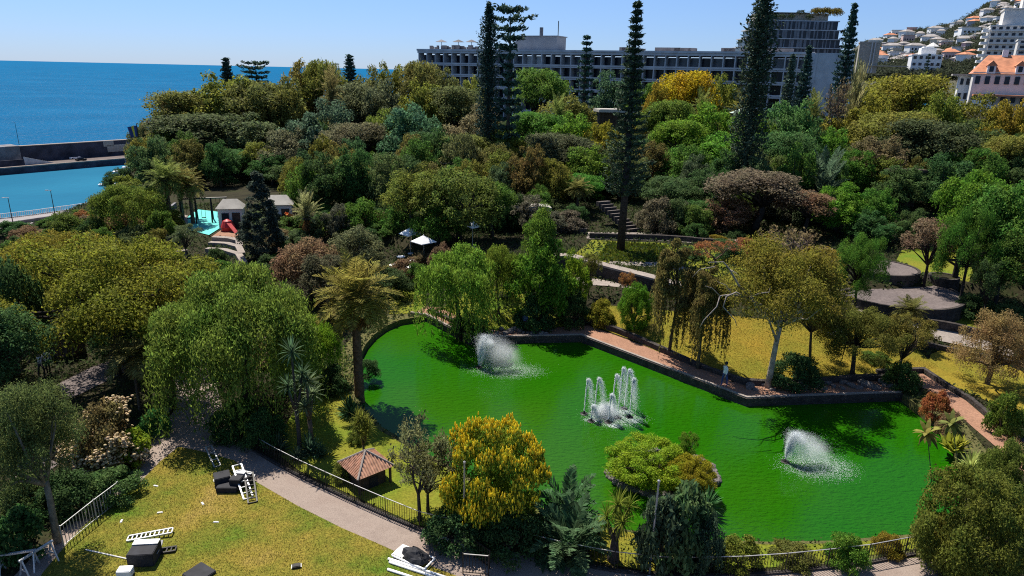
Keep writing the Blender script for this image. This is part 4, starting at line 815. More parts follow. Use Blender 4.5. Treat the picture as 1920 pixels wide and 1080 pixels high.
P_('egg1', 'shrub', 'lush round green bush alone on the golden bank lawn', 'shrub', 1196, 532, 70, 618, (.055, .14, .014)); P_('bush1', 'shrub', 'mixed shrub at the foot of the weeping willow', 'shrub', 880, 580, 80, 625, 'dark')
P_('loose0', 'small_tree', 'thin trunked small tree beside the bank terrace wall', 'tree', 1108, 470, 46, 556, 'olive', bark=(.10, .07, .05)); P_('loose1', 'small_tree', 'small tree with rust coloured leaves on the terrace path', 'tree', 1178, 505, 36, 560, 'rust'); P_('umb1', 'small_tree', 'slim sapling in a round bed on the willow lawn', 'tree', 944, 486, 44, 555, 'olive', bark=(.08, .06, .05))
P_('gumtall', 'gum_tree', 'narrow drooping olive tree left of the white branched gum', 'tree', 1278, 424, 84, 662, (.10, .08, .03), bark=(.06, .05, .04)); P_('gumtall', 'gum_tree', 'ragged drooping olive tree between narrow tree and white branched gum', 'tree', 1332, 478, 88, 690, 'brownolive', bark=(.08, .07, .05))
GUM = P_('gumtop', 'gum_tree', 'big olive gum tree with pale trunk and bare white branches', 'tree', 1482, 438, 250, 728, (.115, .095, .018), bark=(.34, .28, .21)); P_('gumtop', 'gum_tree', 'lower olive gum behind the rocks of the far bank corner', 'tree', 1545, 520, 120, 690, 'olive')
P_('umb2', 'olive_tree', 'low spreading olive tree with short dark trunk on the far bank', 'tree', 1622, 572, 170, 706, (.085, .09, .022), bark=(.05, .04, .03)); P_('loose1', 'olive_tree', 'low olive tree at the right end of the far bank', 'tree', 1712, 580, 110, 712, 'olive'); P_('bush0', 'shrub', 'dark shrub under the gum trees beside the far walk', 'shrub', 1500, 660, 110, 722, 'dark'); P_('bush1', 'shrub', 'dark shrub at the right corner of the far wall', 'shrub', 1700, 668, 70, 728, 'dark')
P_('datetall', 'date_palm', 'small arching palm beside the round stone terrace', 'palm', 1712, 560, 74, 640, 'palm'); P_('finedome0', BT, 'cream leaved bush at the right edge of the golden lawn', 'tree', 1888, 574, 135, 722, (.17, .14, .055)); P_('bush2', 'shrub', 'white and blue flowering shrub under the gum trees', 'shrub', 1566, 590, 48, 626, (.30, .31, .36))
P_('umb0', 'small_tree', 'green flat topped tree standing before the round stone terrace', 'tree', 1630, 432, 96, 592, (.06, .12, .02), bark=(.04, .03, .025))
P_('loose0', BT, 'reddish half bare tree with twin dark trunks on the stone terrace', 'tree', 1760, 402, 110, 548, (.12, .085, .06), bark=(.045, .03, .03)); P_('bare0', 'bare_tree', 'pinkish bare twigged tree behind the big gum tree', 'tree', 1520, 425, 150, 560, 'brown', bark=(.13, .095, .085)); P_('bare1', 'bare_tree', 'reddish bare shrub on the upper terrace path', 'tree', 1345, 450, 90, 500, 'rust', bark=(.12, .08, .06))
for a in ((1845, 372, 120, 580, 'mid', 'umb0', 'green tree with bare trunks right of the stone terrace'), (1900, 330, 150, 570, (.06, .11, .02), 'round1', 'tall green tree at the right edge above the upper lawn'), (1838, 310, 140, 540, 'bright', 'round2', 'bright green tree behind the stone terrace trees'), (1902, 428, 110, 600, 'mid', 'oval0', 'dark stemmed green tree at right edge beside upper lawn'), (1868, 470, 70, 610, 'dark', 'loose1', 'thin dark tree between the two right edge trees')):
    P_(a[5], BT, a[6], 'tree', a[0], a[1], a[2], a[3], a[4], bark=(.035, .03, .028))
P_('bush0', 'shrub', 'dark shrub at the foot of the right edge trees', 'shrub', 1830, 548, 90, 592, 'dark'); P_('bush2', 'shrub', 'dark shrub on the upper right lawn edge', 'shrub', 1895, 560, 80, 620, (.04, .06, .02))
# --- middle distance, left
P_('cypress', 'cypress_tree', 'dark conical conifer beside the playground', 'tree', 480, 316, 104, 484, (.022, .034, .03)); P_('shagpalm', 'date_palm', 'stocky spiky palm with brown skirt beside the playground kiosk', 'palm', 572, 368, 72, 448, (.13, .15, .075), dry='dry')
for a in ((305, 302, 96, 424, 'left of three tall date palms above the playground'), (350, 318, 76, 420, 'right of three tall date palms above the playground'), (330, 308, 80, 408, 'middle of three tall date palms above the playground'), (634, 297, 76, 390, 'lone date palm in front of the dark grove left of centre')): P_('datetall', 'date_palm', a[4], 'palm', *a[:4], 'palm')
P_('willow0', 'willow_tree', 'round weeping tree beside the harbour promenade', 'tree', 232, 336, 120, 438, 'wil'); P_('bush1', 'shrub', 'dark round shrub on the slope above the promenade', 'shrub', 165, 402, 60, 450, 'dark'); P_('bush0', 'shrub', 'green shrub on the slope beside the promenade kerb', 'shrub', 118, 396, 90, 452, (.06, .09, .02)); P_('bush2', 'shrub', 'orange tinged shrub behind the promenade railing', 'shrub', 150, 392, 44, 420, 'rust'); P_('bush2', 'shrub', 'green shrub at the left edge below the promenade', 'shrub', 30, 448, 90, 500, 'mid')
P_('loose1', 'small_tree', 'dark loose tree in front of the curved playground seats', 'tree', 345, 415, 66, 485, (.05, .055, .03)); P_('bush0', 'shrub', 'dark clipped tree inside the curved seats', 'shrub', 402, 462, 48, 500, 'dark')
P_('dome2', BT, 'brown green tree behind the big pepper tree', 'tree', 575, 440, 150, 560, 'brown'); P_('dome0', BT, 'dark brown tree left of the cafe terrace', 'tree', 665, 420, 130, 540, (.06, .055, .035)); P_('round1', BT, 'dark tree behind the date palm crown', 'tree', 610, 470, 110, 600, (.05, .05, .03)); P_('dome1', BT, 'shaded dark tree above the hedge lawn', 'tree', 720, 500, 110, 560, 'dark')
P_('bush1', 'hedge', 'clipped green hedge mound above the spiky palm', 'hedge', 648, 388, 100, 432, 'bright'); P_('bush0', 'shrub', 'low bush with yellow green leaves left of the cafe trees', 'shrub', 716, 378, 44, 408, 'lime')
for a in ((775, 318, 130, 455, 'olive', 'round0', 'left of the broad green trees shading the cafe'), (860, 305, 175, 450, (.075, .11, .022), 'dome1', 'broad round green tree shading the cafe terrace'), (925, 335, 90, 445, 'mid', 'round3', 'right of the broad green trees shading the cafe'), (820, 372, 120, 462, 'mid', 'dome0', 'low green tree just above the cafe parasols')): P_(a[5], BT, a[6], 'tree', *a[:5], bark=(.04, .035, .03))
# --- Norfolk pines
NP = 'norfolk_pine'
P_('norfolk', NP, 'tall norfolk pine with bare lower trunk rising from the terrace', 'tree', 1196, 9, 122, 470, 'pine', bark=(.045, .038, .035), rot=.3); P_('cook', NP, 'tallest dense columnar pine cut by the top of the picture', 'tree', 1437, -22, 74, 88, (.018, .03, .02))
P_('cook', NP, 'slim dark columnar pine in front of the long hotel', 'tree', 917, 8, 48, 104, (.014, .026, .022)); P_('tiered', NP, 'ragged tiered pine with wide flat top beside the slim pine', 'tree', 957, 20, 74, 102, 'dpine'); P_('layered', NP, 'small neatly layered pine before the middle of the hotel', 'tree', 1101, 70, 66, 130, 'dpine'); P_('spire', NP, 'pointed pine right of the hotel end wall', 'tree', 1603, 12, 70, 140, 'dpine')
P_('spire', NP, 'broad dark pine against the right end of the hotel', 'tree', 1518, 90, 64, 128, 'dpine'); P_('spire', NP, 'grey green pine beside the tall columnar pine before the hotel', 'tree', 1487, 106, 60, 126, (.04, .055, .04)); P_('layered', NP, 'small dark pine before the white villa', 'tree', 1743, 103, 22, 230, 'dpine')
P_('spire', NP, 'tiny dark pine top breaking the sea horizon', 'tree', 423, 112, 80, 150, 'dpine'); P_('tiered', NP, 'second pine top on the sea horizon right of the tiny one', 'tree', 479, 119, 60, 150, 'dpine'); P_('spire', NP, 'pine top on the skyline left of the hotel', 'tree', 655, 106, 80, 155, 'dpine')
# --- the grove: crowns from back to front
GR = [
 (560, 108, 90, 152, 'brownolive', 'on the skyline at the right end of the sea horizon'), (600, 106, 84, 150, 'olive', 'on the skyline just right of the open sea'), (690, 124, 90, 150, 'brownolive', 'on the skyline left of the hotel, brown tinged'), (735, 112, 90, 148, 'olive', 'on the skyline closest to the left end of the hotel'), (785, 108, 90, 146, 'brownolive', 'below the left end of the hotel roof'), (840, 128, 96, 145, (.075, .075, .028), 'half covering the left end of the hotel'), (888, 140, 80, 140, 'olive', 'left of the slim columnar pine before the hotel'),
 (1012, 124, 110, 150, 'mid', 'before the hotel between the two pine groups'), (1150, 134, 120, 146, 'blue', 'blue green before the middle of the hotel'), (1212, 148, 90, 140, 'mid', 'right behind the tall norfolk pine'), (1290, 128, 112, 138, 'gold', 'golden yellow below the hotel right half'), (1362, 140, 92, 142, 'olive', 'below the hotel right of the golden tree'), (1235, 150, 70, 130, 'yellow', 'yellowish next to the golden tree'),
 (350, 168, 130, 140, 'brownolive', 'at the left end of the dark grove above the sea'), (310, 192, 84, 136, (.07, .06, .03), 'outermost on the sea side of the grove'), (425, 132, 150, 142, 'olive', 'big domed at the top left of the grove'), (478, 148, 130, 140, (.065, .075, .025), 'domed below the two pine tops on the horizon'), (532, 144, 90, 138, 'brownolive', 'in the left grove beside the palm topped crown'),
 (302, 240, 80, 128, 'olive', 'lower left edge of the grove by the flagpole'), (382, 212, 170, 128, (.035, .042, .022), 'large dark in the left grove'), (470, 215, 170, 126, (.038, .045, .024), 'large dark in the middle of the left grove'), (345, 262, 100, 122, 'dark', 'dark low at the left of the grove above the palms'),
 (660, 150, 110, 138, 'grey', 'greyish in the upper middle of the grove'), (720, 148, 120, 134, 'grey', 'grey brown below the skyline trees'), (792, 146, 120, 132, 'olive', 'olive below the hotel left end'), (860, 158, 110, 130, (.07, .075, .03), 'muted green left of the slim pine'),
 (608, 186, 160, 120, 'blue', 'blue green domed left of centre'), (540, 240, 120, 116, (.05, .055, .03), 'dark between the blue green tree and the left grove'), (668, 228, 130, 112, 'grey', 'grey green behind the lone date palm'), (720, 206, 110, 116, 'olive', 'olive right of the blue green dome'), (772, 192, 150, 112, (.03, .06, .035), 'dark bluish in the middle of the grove'), (800, 248, 110, 104, 'dark', 'dark above the conical pavilion roof'),
 (895, 196, 130, 110, 'brown', 'brownish in front of the tiered pine'), (940, 240, 110, 103, 'olive', 'olive below the tiered pine'), (880, 252, 110, 102, 'brownolive', 'brown green right of the conical pavilion'), (975, 268, 100, 100, 'yellow', 'small yellow brown right of the brownish tree'),
 (1062, 176, 140, 122, 'olive', 'pale olive below the layered pine'), (1010, 208, 120, 112, 'mid', 'green right of the tiered pine'), (1070, 212, 130, 106, 'bright', 'bright green left of the flat pavilion roof'), (1128, 226, 90, 104, 'yellow', 'yellow green below the flat pavilion roof'), (1050, 250, 150, 100, (.035, .035, .022), 'dark hollow left of the tall norfolk pine'), (1165, 252, 70, 100, 'olive', 'olive just left of the tall norfolk pine'),
 (1100, 272, 120, 94, 'bright', 'fresh green left of the norfolk pine trunk'), (1085, 330, 90, 86, (.04, .10, .02), 'low fresh green beside the terrace stairs'), (1010, 320, 110, 90, 'dark', 'dark right of the cafe trees'), (960, 300, 80, 96, 'dark', 'dark above the grey pavilion roof'),
 (1262, 184, 110, 118, (.06, .09, .02), 'green right of the tall norfolk pine'), (1330, 192, 130, 112, 'bright', 'bright green left of the pale green roof'), (1412, 200, 120, 106, (.075, .13, .02), 'bright green right of the pale green roof'), (1285, 222, 110, 106, 'bright', 'bright green beside the norfolk pine crown'), (1350, 248, 170, 100, (.06, .13, .018), 'big bright green in the right grove'), (1290, 270, 110, 96, 'mid', 'green low in the right grove behind the norfolk trunk'), (1255, 335, 110, 82, 'dark', 'dark right of the norfolk pine trunk'), (1330, 320, 120, 84, 'dark', 'dark low in the right grove'),
 (1490, 180, 140, 104, (.03, .06, .022), 'dark green below the hotel end wall'), (1470, 245, 130, 97, 'dark', 'dark behind the brown domed tree'), (1560, 240, 110, 102, 'bright', 'bright green right of the dark one'), (1540, 285, 90, 96, 'dark', 'dark beside the big cycad like palm'),
 (1706, 133, 165, 128, 'ygreen', 'broad yellow green before the white villa'), (1632, 178, 140, 120, 'ygreen', 'yellow green left of the broad one at right'), (1768, 166, 120, 118, (.09, .11, .02), 'olive below the orange roofed building'), (1690, 205, 150, 110, 'olive', 'olive right of the yellow green pair'), (1848, 176, 130, 125, 'ygreen', 'yellow green under the orange roofed terrace'), (1905, 180, 100, 120, 'yellow', 'yellowish at the right edge under the orange roofs'),
 (1745, 220, 160, 104, (.03, .04, .02), 'large dark in the right grove'), (1840, 226, 150, 104, (.05, .065, .022), 'dark green right of the large dark one'), (1655, 252, 130, 98, (.07, .05, .032), 'reddish brown in the right grove'), (1905, 250, 110, 98, 'olive', 'olive at the right edge of the grove'), (1780, 290, 140, 92, 'dark', 'dark low behind the stone terrace trees'), (1700, 310, 110, 90, 'dark', 'dark behind the half bare terrace tree'),
 (1430, 318, 180, 77, 'purple', 'broad domed purplish brown at centre right'), (1585, 345, 120, 76, 'bright', 'bright green right of the purplish dome'), (1650, 352, 90, 75, 'mid', 'green right of the bright one near the terrace'), (1520, 360, 110, 75, 'brown', 'brownish between purplish dome and bright green tree'), (1640, 400, 90, 72, 'dark', 'dark behind the flat topped terrace tree'), (1370, 372, 110, 76, 'brown', 'brown left front of the purplish dome'), (1310, 380, 90, 78, 'dark', 'dark left of the purplish dome'), (1720, 395, 80, 72, 'dark', 'dark left of the twin trunked tree'),
 (560, 300, 110, 108, 'dark', 'dark behind the conical conifer'), (430, 285, 100, 116, 'dark', 'dark low in the left grove with leaning pale trunk'), (710, 290, 90, 100, 'dark', 'dark right of the lone date palm'), (505, 290, 80, 112, 'dark', 'dark above the playground conifer'), (1180, 330, 60, 92, 'dark', 'dark behind the norfolk pine trunk')]
KINDS = ['full0', 'oval0', 'full2', 'full3', 'full1', 'round3', 'oval1', 'full2']
for i, a in enumerate(GR):
    p_ = KINDS[(i * 5 + i // 3) % 8]
    P_(p_, BT, 'tree ' + a[5], 'tree', a[0], a[1] - 7, a[2] * (1.25 if a[0] < 600 else 1.1), a[3], tuple(min(.3, c * 1.15) for c in (CLR[a[4]] if isinstance(a[4], str) else a[4])), bark=(.045, .038, .032))
P_('datetall', 'date_palm', 'palm crown standing above the left grove skyline', 'palm', 618, 132, 62, 128, (.10, .09, .04)); P_('shagpalm', 'date_palm', 'pale dead fronded palm right of the hotel', 'palm', 1612, 140, 58, 124, 'tan', dry='tan'); P_('bare0', 'bare_tree', 'bare brown tree below the hotel end wall', 'tree', 1586, 152, 66, 122, 'brown', bark=(.09, .07, .065)); P_('bigcycad', 'date_palm', 'large blue green palm with long fronds at centre right', 'palm', 1552, 292, 120, 84, 'blue', sink=.3)
for a in ((1320, 172, 56, 122, 'feathery palm below the golden tree'), (1392, 176, 60, 118, 'feathery palm left of the columnar pine foot'), (1530, 176, 56, 110, 'palm below the hotel end windows'), (1048, 182, 60, 116, 'pale palm rising from the olive tree below the layered pine'), (1085, 335, 66, 82, 'drooping palm beside the terrace stairs')): P_('datetall', 'date_palm', a[4], 'palm', *a[:4], 'palm')
# yellow flowering tree and frangipani
YT = P_('egg0', 'flowering_tree', 'round tree covered in yellow flower spikes on the near shore', 'tree', 930, 790, 205, 985, (.10, .125, .016)); FR = P_('bush1', 'frangipani', 'round frangipani covered in cream blossoms left of the path', 'shrub', 178, 742, 150, 872, (.10, .075, .04))

pathw0 = pxs(path_px)
# trees and shrubs closing the gaps of the grove
taken = [(o.location.x, o.location.y, o.scale.x) for o in sc.objects if o.get('category') in ('tree', 'palm', 'shrub', 'hedge')]
rnd = random.Random(17); made = 0
def filler(px, Y, top_h, wpx, proto, col, name, label, cat, group, clear):
    q = PY(px, 300, Y); x = q.x; z = h(x, Y)
    if z < -9 or any((x - a) ** 2 + (Y - b) ** 2 < (clear * max(c, 1.5)) ** 2 for a, b, c in taken): return
    p = Vector((x, Y, z + top_h)); v = CM.transposed() @ (p - cam.location); top = 540 - F * v.y / -v.z; pxx = 960 + F * v.x / -v.z
    o = plant(proto, name, label, cat, pxx, top, wpx, Y, col, group); taken.append((x, Y, o.scale.x))
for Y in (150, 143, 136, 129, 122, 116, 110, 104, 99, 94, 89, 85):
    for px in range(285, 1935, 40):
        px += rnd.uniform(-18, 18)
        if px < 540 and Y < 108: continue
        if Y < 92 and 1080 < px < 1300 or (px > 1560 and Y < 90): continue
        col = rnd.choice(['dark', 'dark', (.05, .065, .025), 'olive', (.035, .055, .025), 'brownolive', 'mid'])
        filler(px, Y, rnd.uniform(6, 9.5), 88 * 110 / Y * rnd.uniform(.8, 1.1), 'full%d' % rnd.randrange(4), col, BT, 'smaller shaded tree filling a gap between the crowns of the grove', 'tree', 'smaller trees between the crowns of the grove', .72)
for i in range(260):
    px, Y = rnd.uniform(0, 800), rnd.uniform(40, 84); x = PY(px, 300, Y).x
    if inside(pathw0, [x], [Y])[0] or px > 560 and Y < 52 or (250 < px < 470 and Y > 66) or px > 690 and Y < 60: continue
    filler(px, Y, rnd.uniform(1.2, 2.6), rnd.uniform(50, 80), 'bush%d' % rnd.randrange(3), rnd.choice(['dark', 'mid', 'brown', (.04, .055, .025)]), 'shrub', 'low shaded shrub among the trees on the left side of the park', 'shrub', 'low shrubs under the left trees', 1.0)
for i in range(120):
    px, Y = rnd.uniform(0, 300), rnd.uniform(62, 118)
    if px < 215 and Y > 74: continue
    filler(px, Y, rnd.uniform(2, 4), rnd.uniform(50, 90), 'bush%d' % rnd.randrange(3), rnd.choice(['dark', 'mid', 'olive']), 'shrub', 'green shrub on the slope down to the harbour promenade', 'shrub', 'shrubs on the harbour slope', .9)
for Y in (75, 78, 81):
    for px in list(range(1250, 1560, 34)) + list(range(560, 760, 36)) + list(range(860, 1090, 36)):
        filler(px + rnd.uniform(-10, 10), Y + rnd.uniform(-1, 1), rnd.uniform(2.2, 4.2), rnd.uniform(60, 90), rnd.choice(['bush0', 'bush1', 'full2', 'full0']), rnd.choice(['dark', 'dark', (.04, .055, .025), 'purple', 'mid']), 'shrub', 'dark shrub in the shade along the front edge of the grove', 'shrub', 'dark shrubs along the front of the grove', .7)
for i in range(60):
    px, py = rnd.uniform(1410, 1720), rnd.uniform(668, 716); Y = GT(px, py).y
    filler(px, Y, rnd.uniform(.6, 1.5), rnd.uniform(34, 60), rnd.choice(['bush0', 'bush1', 'bush2']), rnd.choice(['dark', 'mid', 'olive', (.04, .05, .025)]), 'shrub', 'low shrub in the shade of the gum trees on the far bank', 'shrub', 'low shrubs under the gum trees', 1.1)
for i in range(34):
    px, Y = rnd.uniform(1300, 1590), rnd.uniform(62, 75)
    filler(px, Y, rnd.uniform(.8, 2.2), rnd.uniform(40, 70), rnd.choice(['bush0', 'bush1', 'bush2']), rnd.choice(['mid', 'olive', 'brown', 'rust', 'yellow', 'dark']), 'shrub', 'low garden shrub in the beds behind the big gum tree', 'shrub', 'garden shrubs behind the gum tree', .9)
for i in range(26):
    px, Y = rnd.uniform(640, 860), rnd.uniform(62, 76)
    filler(px, Y, rnd.uniform(1.5, 3.5), rnd.uniform(50, 80), rnd.choice(['full0', 'full1', 'bush2']), rnd.choice(['mid', 'dark', 'brown', 'olive']), 'shrub', 'shaded shrub around the cafe terrace', 'shrub', 'shrubs around the cafe terrace', 1.0)
for i in range(60):
    px, Y = rnd.uniform(1960, 2330), rnd.uniform(44, 120)
    filler(px, Y, rnd.uniform(5, 9), 100 * 100 / Y, 'full%d' % rnd.randrange(4), rnd.choice(['dark', 'olive', 'mid', 'brownolive']), BT, 'broadleaf tree standing beyond the right edge of the picture', 'tree', 'trees beyond the right edge', 1.3)
# ------------------------------------------------------------------ blossoms on two plants
def bloom(root, n, size, mat, spike, seed, zmin=.35):
    cr = [c for c in root.children if c.name.startswith('crown')][0]; me = cr.data; k = len(me.vertices) // 4; co = np.empty(len(me.vertices) * 3, np.float32); me.vertices.foreach_get('co', co); co = co.reshape(-1, 4, 3).mean(1)
    rng = np.random.default_rng(seed); c0 = np.array([0, 0, .4]); r = np.linalg.norm(co - c0, axis=1); out = co[(r > np.percentile(r, 62)) & (co[:, 2] > zmin * .6)]; P = out[rng.choice(len(out), n, False)]; b = MB(); sc_ = root.scale
    for p in P:
        s = size * rng.uniform(.6, 1.3); q = (p[0] * sc_[0] * 1.01, p[1] * sc_[1] * 1.01, p[2] * sc_[2] * 1.01)
        if spike: b.lathe([(s * .28, -s * .1), (s * .42, s * .4), (s * .3, s * 1.2), (s * .05, s * 1.9)], 5, q)
        else:
            for j in range(3): o = rng.normal(size=3) * s * .8; b.lathe([(s * .15, -s * .3), (s * .7, -s * .05), (s * .55, s * .35), (s * .1, s * .5)], 5, (q[0] + o[0], q[1] + o[1], q[2] + o[2] * .6))
    o = b.build('blossoms', mat, root, True); o.matrix_local = Matrix.Diagonal((1 / sc_[0], 1 / sc_[1], 1 / sc_[2], 1)); return o
tag(bloom(YT, 3400, .09, leafmat('yellow_flowers', (.85, .66, .04), .25, .012, .35), True, 4, .2), kind='stuff'); tag(bloom(FR, 620, .11, leafmat('cream_flowers', (.56, .42, .24), .2, .02, .2), False, 5, .3), kind='stuff')
# ------------------------------------------------------------------ bare white limbs of the big gum tree
g0 = GUM.location
def gumlimb(pts, r):
    d0 = g0.y; r *= .62; W_ = [PY(x, y, d0 + dy) for x, y, dy in pts]; b = MB().tube([(p - g0) for p in W_], [r * (1 - .7 * i / (len(W_) - 1)) for i in range(len(W_))], 6); o = b.build('bare_branch', M['pale'], GUM, True); o.matrix_local = (Matrix.Translation(g0) @ Euler(GUM.rotation_euler).to_matrix().to_4x4() @ Matrix.Diagonal((*GUM.scale, 1))).inverted() @ Matrix.Translation(g0)
gumlimb([(1404, 556, -.8), (1385, 535, -2), (1368, 505, -2.6), (1356, 491, -3), (1328, 492, -3.2)], .12); gumlimb([(1402, 558, -.8), (1372, 552, -2.2), (1350, 555, -2.6), (1344, 575, -3), (1320, 600, -3.2), (1312, 614, -3.2)], .1)
gumlimb([(1404, 560, -1), (1380, 548, -2.4), (1362, 556, -2.8), (1356, 575, -3), (1378, 600, -3.2), (1382, 612, -3.2)], .09); gumlimb([(1404, 558, -1), (1425, 550, -2.2), (1442, 548, -2.4), (1444, 540, -2.5)], .09); gumlimb([(1456, 640, 0), (1440, 596, -.3), (1420, 572, -.6), (1404, 556, -.8)], .13); gumlimb([(1404, 556, -.8), (1404, 535, -1.5)], .07); gumlimb([(1368, 505, -2.6), (1380, 512, -2.9), (1388, 522, -3)], .05); gumlimb([(1350, 555, -2.6), (1335, 540, -3), (1322, 536, -3.2)], .05); gumlimb([(1372, 552, -2.2), (1362, 535, -2.6), (1345, 528, -2.8)], .05); gumlimb([(1340, 500, -3), (1312, 505, -3.3), (1298, 520, -3.4)], .05); gumlimb([(1456, 620, -.8), (1466, 600, -1.4), (1480, 560, -2), (1502, 542, -2.4)], .08)
# ------------------------------------------------------------------ far wall, border and terrace walls
FWP = resample(FARW, 2)
tag(wall_line(FWP, .34, lambda x, y: -1.3, lambda x, y: .09).build('pond_wall', M['stone']), 'dark stone wall holding the far bank above the pond', 'wall')
tag(wall_line(offset(FWP, .02), .2, lambda x, y: .1, lambda x, y: .17).build('coping', M['pale']), 'pale coping line on top of the far pond wall', 'wall')
bl = [GT(x, y) for x, y in [(1108, 604), (1190, 636), (1300, 686), (1392, 720), (1460, 722), (1560, 716), (1690, 708)]]
tag(wall_line(resample(bl, 1.2), .38, lambda x, y: h(x, y) - .3, lambda x, y: h(x, y) + .34 + .07 * math.sin(x * 9) * math.cos(y * 7)).build('border_wall', M['stone']), 'low rough stone border between brick walk and golden lawn', 'wall')
bl = [GT(x, y) for x, y in [(806, 585), (850, 606), (890, 622)]]; tag(wall_line(resample(bl, 1.2), .35, lambda x, y: h(x, y) - .3, lambda x, y: h(x, y) + .35).build('border_wall', M['stone']), 'low stone border along the walk under the willow', 'wall')
def pondline(x): return float(np.interp(x, _fx, _fy)) + 2.2
tw_ = [(x, pondline(x) + 11.85) for x in np.arange(4, 19, 1.0)]
tag(wall_line(tw_, 1.0, lambda x, y: 1.2, lambda x, y: h(x, y + 1.2) + .12).build('terrace_wall', M['stone']), 'long dark retaining wall behind the terrace path', 'wall'); tag(wall_line(offset(tw_, .02), 1.06, lambda x, y: h(x, y + 1.2) + .13, lambda x, y: h(x, y + 1.2) + .3).build('wall_coping', M['pale']), 'pale coping along the terrace retaining wall', 'wall')
for pts, lab in (([(1105, 446), (1240, 450), (1300, 454)], 'low dark wall behind the grass terrace'), ([(1300, 455), (1400, 464), (1500, 470)], 'low dark wall in front of the purplish domed tree'), ([(1000, 430), (1100, 438)], 'low dark wall left of the terrace stairs'), ([(700, 520), (800, 526)], 'long pale kerb of the cafe terrace'), ([(690, 534), (800, 538)], 'dark kerb wall above the hedge lawn')):
    q = resample(pxs(pts), 1.5); tag(wall_line(q, .4, lambda x, y: h(x, y) - .3, lambda x, y: h(x, y) + .55).build('garden_wall', M['pale'] if 'pale' in lab else M['stone']), lab, 'wall')
# round terrace: paved drum, wall, steps, planters
def drum(name, label, px, py, wpx, ht, mat, top, cat='terrace', lip=.25, soil=False):
    c = GT(px, py); r = wpx * (c.y * math.cos(R(PITCH)) + 18 * math.sin(R(PITCH))) / F / 2; t = thing(name, label, cat, (c.x, c.y, c.z)); MB().lathe([(r, -1.5), (r, ht), (r - lip, ht), (r - lip, ht - .4)], 48, (0, 0, 0), False).build('wall', mat, t); MB().lathe([(r - lip, ht - .3), (r - lip - .01, ht - .06)], 48).build('top', top, t); return t, r
t, r = drum('round_terrace', 'large round paved terrace with dark curved retaining wall', 1672, 552, 235, .5, M['stone'], M['paving']); 
t, r = drum('raised_ring', 'smaller raised round platform on the back of the paved terrace', 1655, 515, 120, .75, M['stone'], M['paving']); t, r = drum('round_planter', 'round stone planter around the twin trunked tree', 1768, 528, 52, .55, M['stone'], M['soil'], 'planter')
for px, py, wp, lab in ((1640, 505, 60, 'small round planter on the raised platform'), (944, 556, 26, 'round earth bed around the sapling on the willow lawn')): drum('round_planter', lab, px, py, wp, .18 if wp < 40 else .45, M['stone'], M['soil'], 'planter', .1)
st = GT(1610, 578); t = thing('stone_steps', 'dark stone steps at the left end of the round terrace wall', 'steps', st, .5)
b = MB()
for i in range(6): b.box((0, i * .38, .12 + i * .16), (2.4, .42, .2 + i * .02))
b.build('steps', M['stone'], t)
st = GT(1185, 434); t = thing('stair', 'pale edged stairs climbing left of the tall norfolk pine trunk', 'stairs', st, .5); b = MB(); e = MB()
for i in range(10): b.box((-i * .1, i * .5, .1 + i * .26), (1.6, .55, .5)); e.box((-i * .1, i * .5 - .27, .36 + i * .26), (1.6, .08, .05))
b.build('steps', M['stone'], t); e.build('step_edges', M['pale'], t)
tag(wall_line(resample(pxs([(1690, 640), (1760, 655), (1840, 672), (1930, 690)]), 1.5), .35, lambda x, y: h(x, y) - .3, lambda x, y: h(x, y) + .35).build('border_wall', M['stone']), 'dark border wall below the right hand path', 'wall'); tag(wall_line(resample(pxs([(1735, 612), (1790, 622), (1860, 640), (1930, 660)]), 1.5), .4, lambda x, y: h(x, y) - .3, lambda x, y: h(x, y) + .7).build('border_wall', M['stone']), 'dark retaining wall above the right hand path', 'wall')
tag(wall_line(offset(rp, 1.0), .3, lambda x, y: h(x, y) - .3, lambda x, y: h(x, y) + .3).build('border_wall', M['stone']), 'low stone edging on the lawn side of the brick path at right', 'wall')
# rocks
def rockmesh(seed):
    bm = bmesh.new(); bmesh.ops.create_icosphere(bm, subdivisions=2, radius=1); rr = random.Random(seed); k = [Vector((rr.gauss(0, 1), rr.gauss(0, 1), rr.gauss(0, 1))).normalized() for _ in range(7)]; kk = [rr.uniform(.55, .85) for _ in k]
    for v in bm.verts:
        for n_, c in zip(k, kk):
            e = v.co.dot(n_) - c
            if e > 0: v.co -= n_ * e
    me = bpy.data.meshes.new('rock'); bm.to_mesh(me); bm.free(); me.materials.append(M['rock']); return me
RK = [rockmesh(i) for i in range(5)]
def rock(p, s, label, group): o = link('rock', random.choice(RK)); o.location = (p[0], p[1], p[2] + s * .15); o.scale = (s, s * random.uniform(.7, 1), s * random.uniform(.5, .75)); o.rotation_euler = (random.uniform(-.2, .2), random.uniform(-.2, .2), random.uniform(0, 6)); tag(o, label, 'rock', group)
for i in range(26): f = (i + random.random()) / 26; rock(G(1405 + 270 * f, 727 + 6 * math.sin(i * 2.1) - 4 * f, 0), random.uniform(.22, .5), 'grey rock in the row on the far bank under the gum trees', 'rocks under the gum trees')
for i in range(18): f = i / 18; rock(G(890 + 150 * f, 622 + random.uniform(-6, 6), .05), random.uniform(.2, .45), 'grey rock on the shaded bank under the bright green tree', 'rocks under the bright green tree')
ip = [(-1.0, -.1), (-.85, -.55), (-.4, -.85), (.1, -.95), (.6, -.8), (1, -.3), (.95, .3), (.5, .75), (-.1, .85), (-.7, .6)]
ic = G(1240, 886, WATER_Z); IR = 105 * 35.5 / F
isl = [(ic.x + x * IR, ic.y + y * IR * .82) for x, y in ip]
tag(MB().prism([tuple(p) for p in resample([Vector(q) for q in isl + [isl[0]]], .6)[:-1]], -1.3, WATER_Z + .16).build('island', M['soil']), kind='structure')
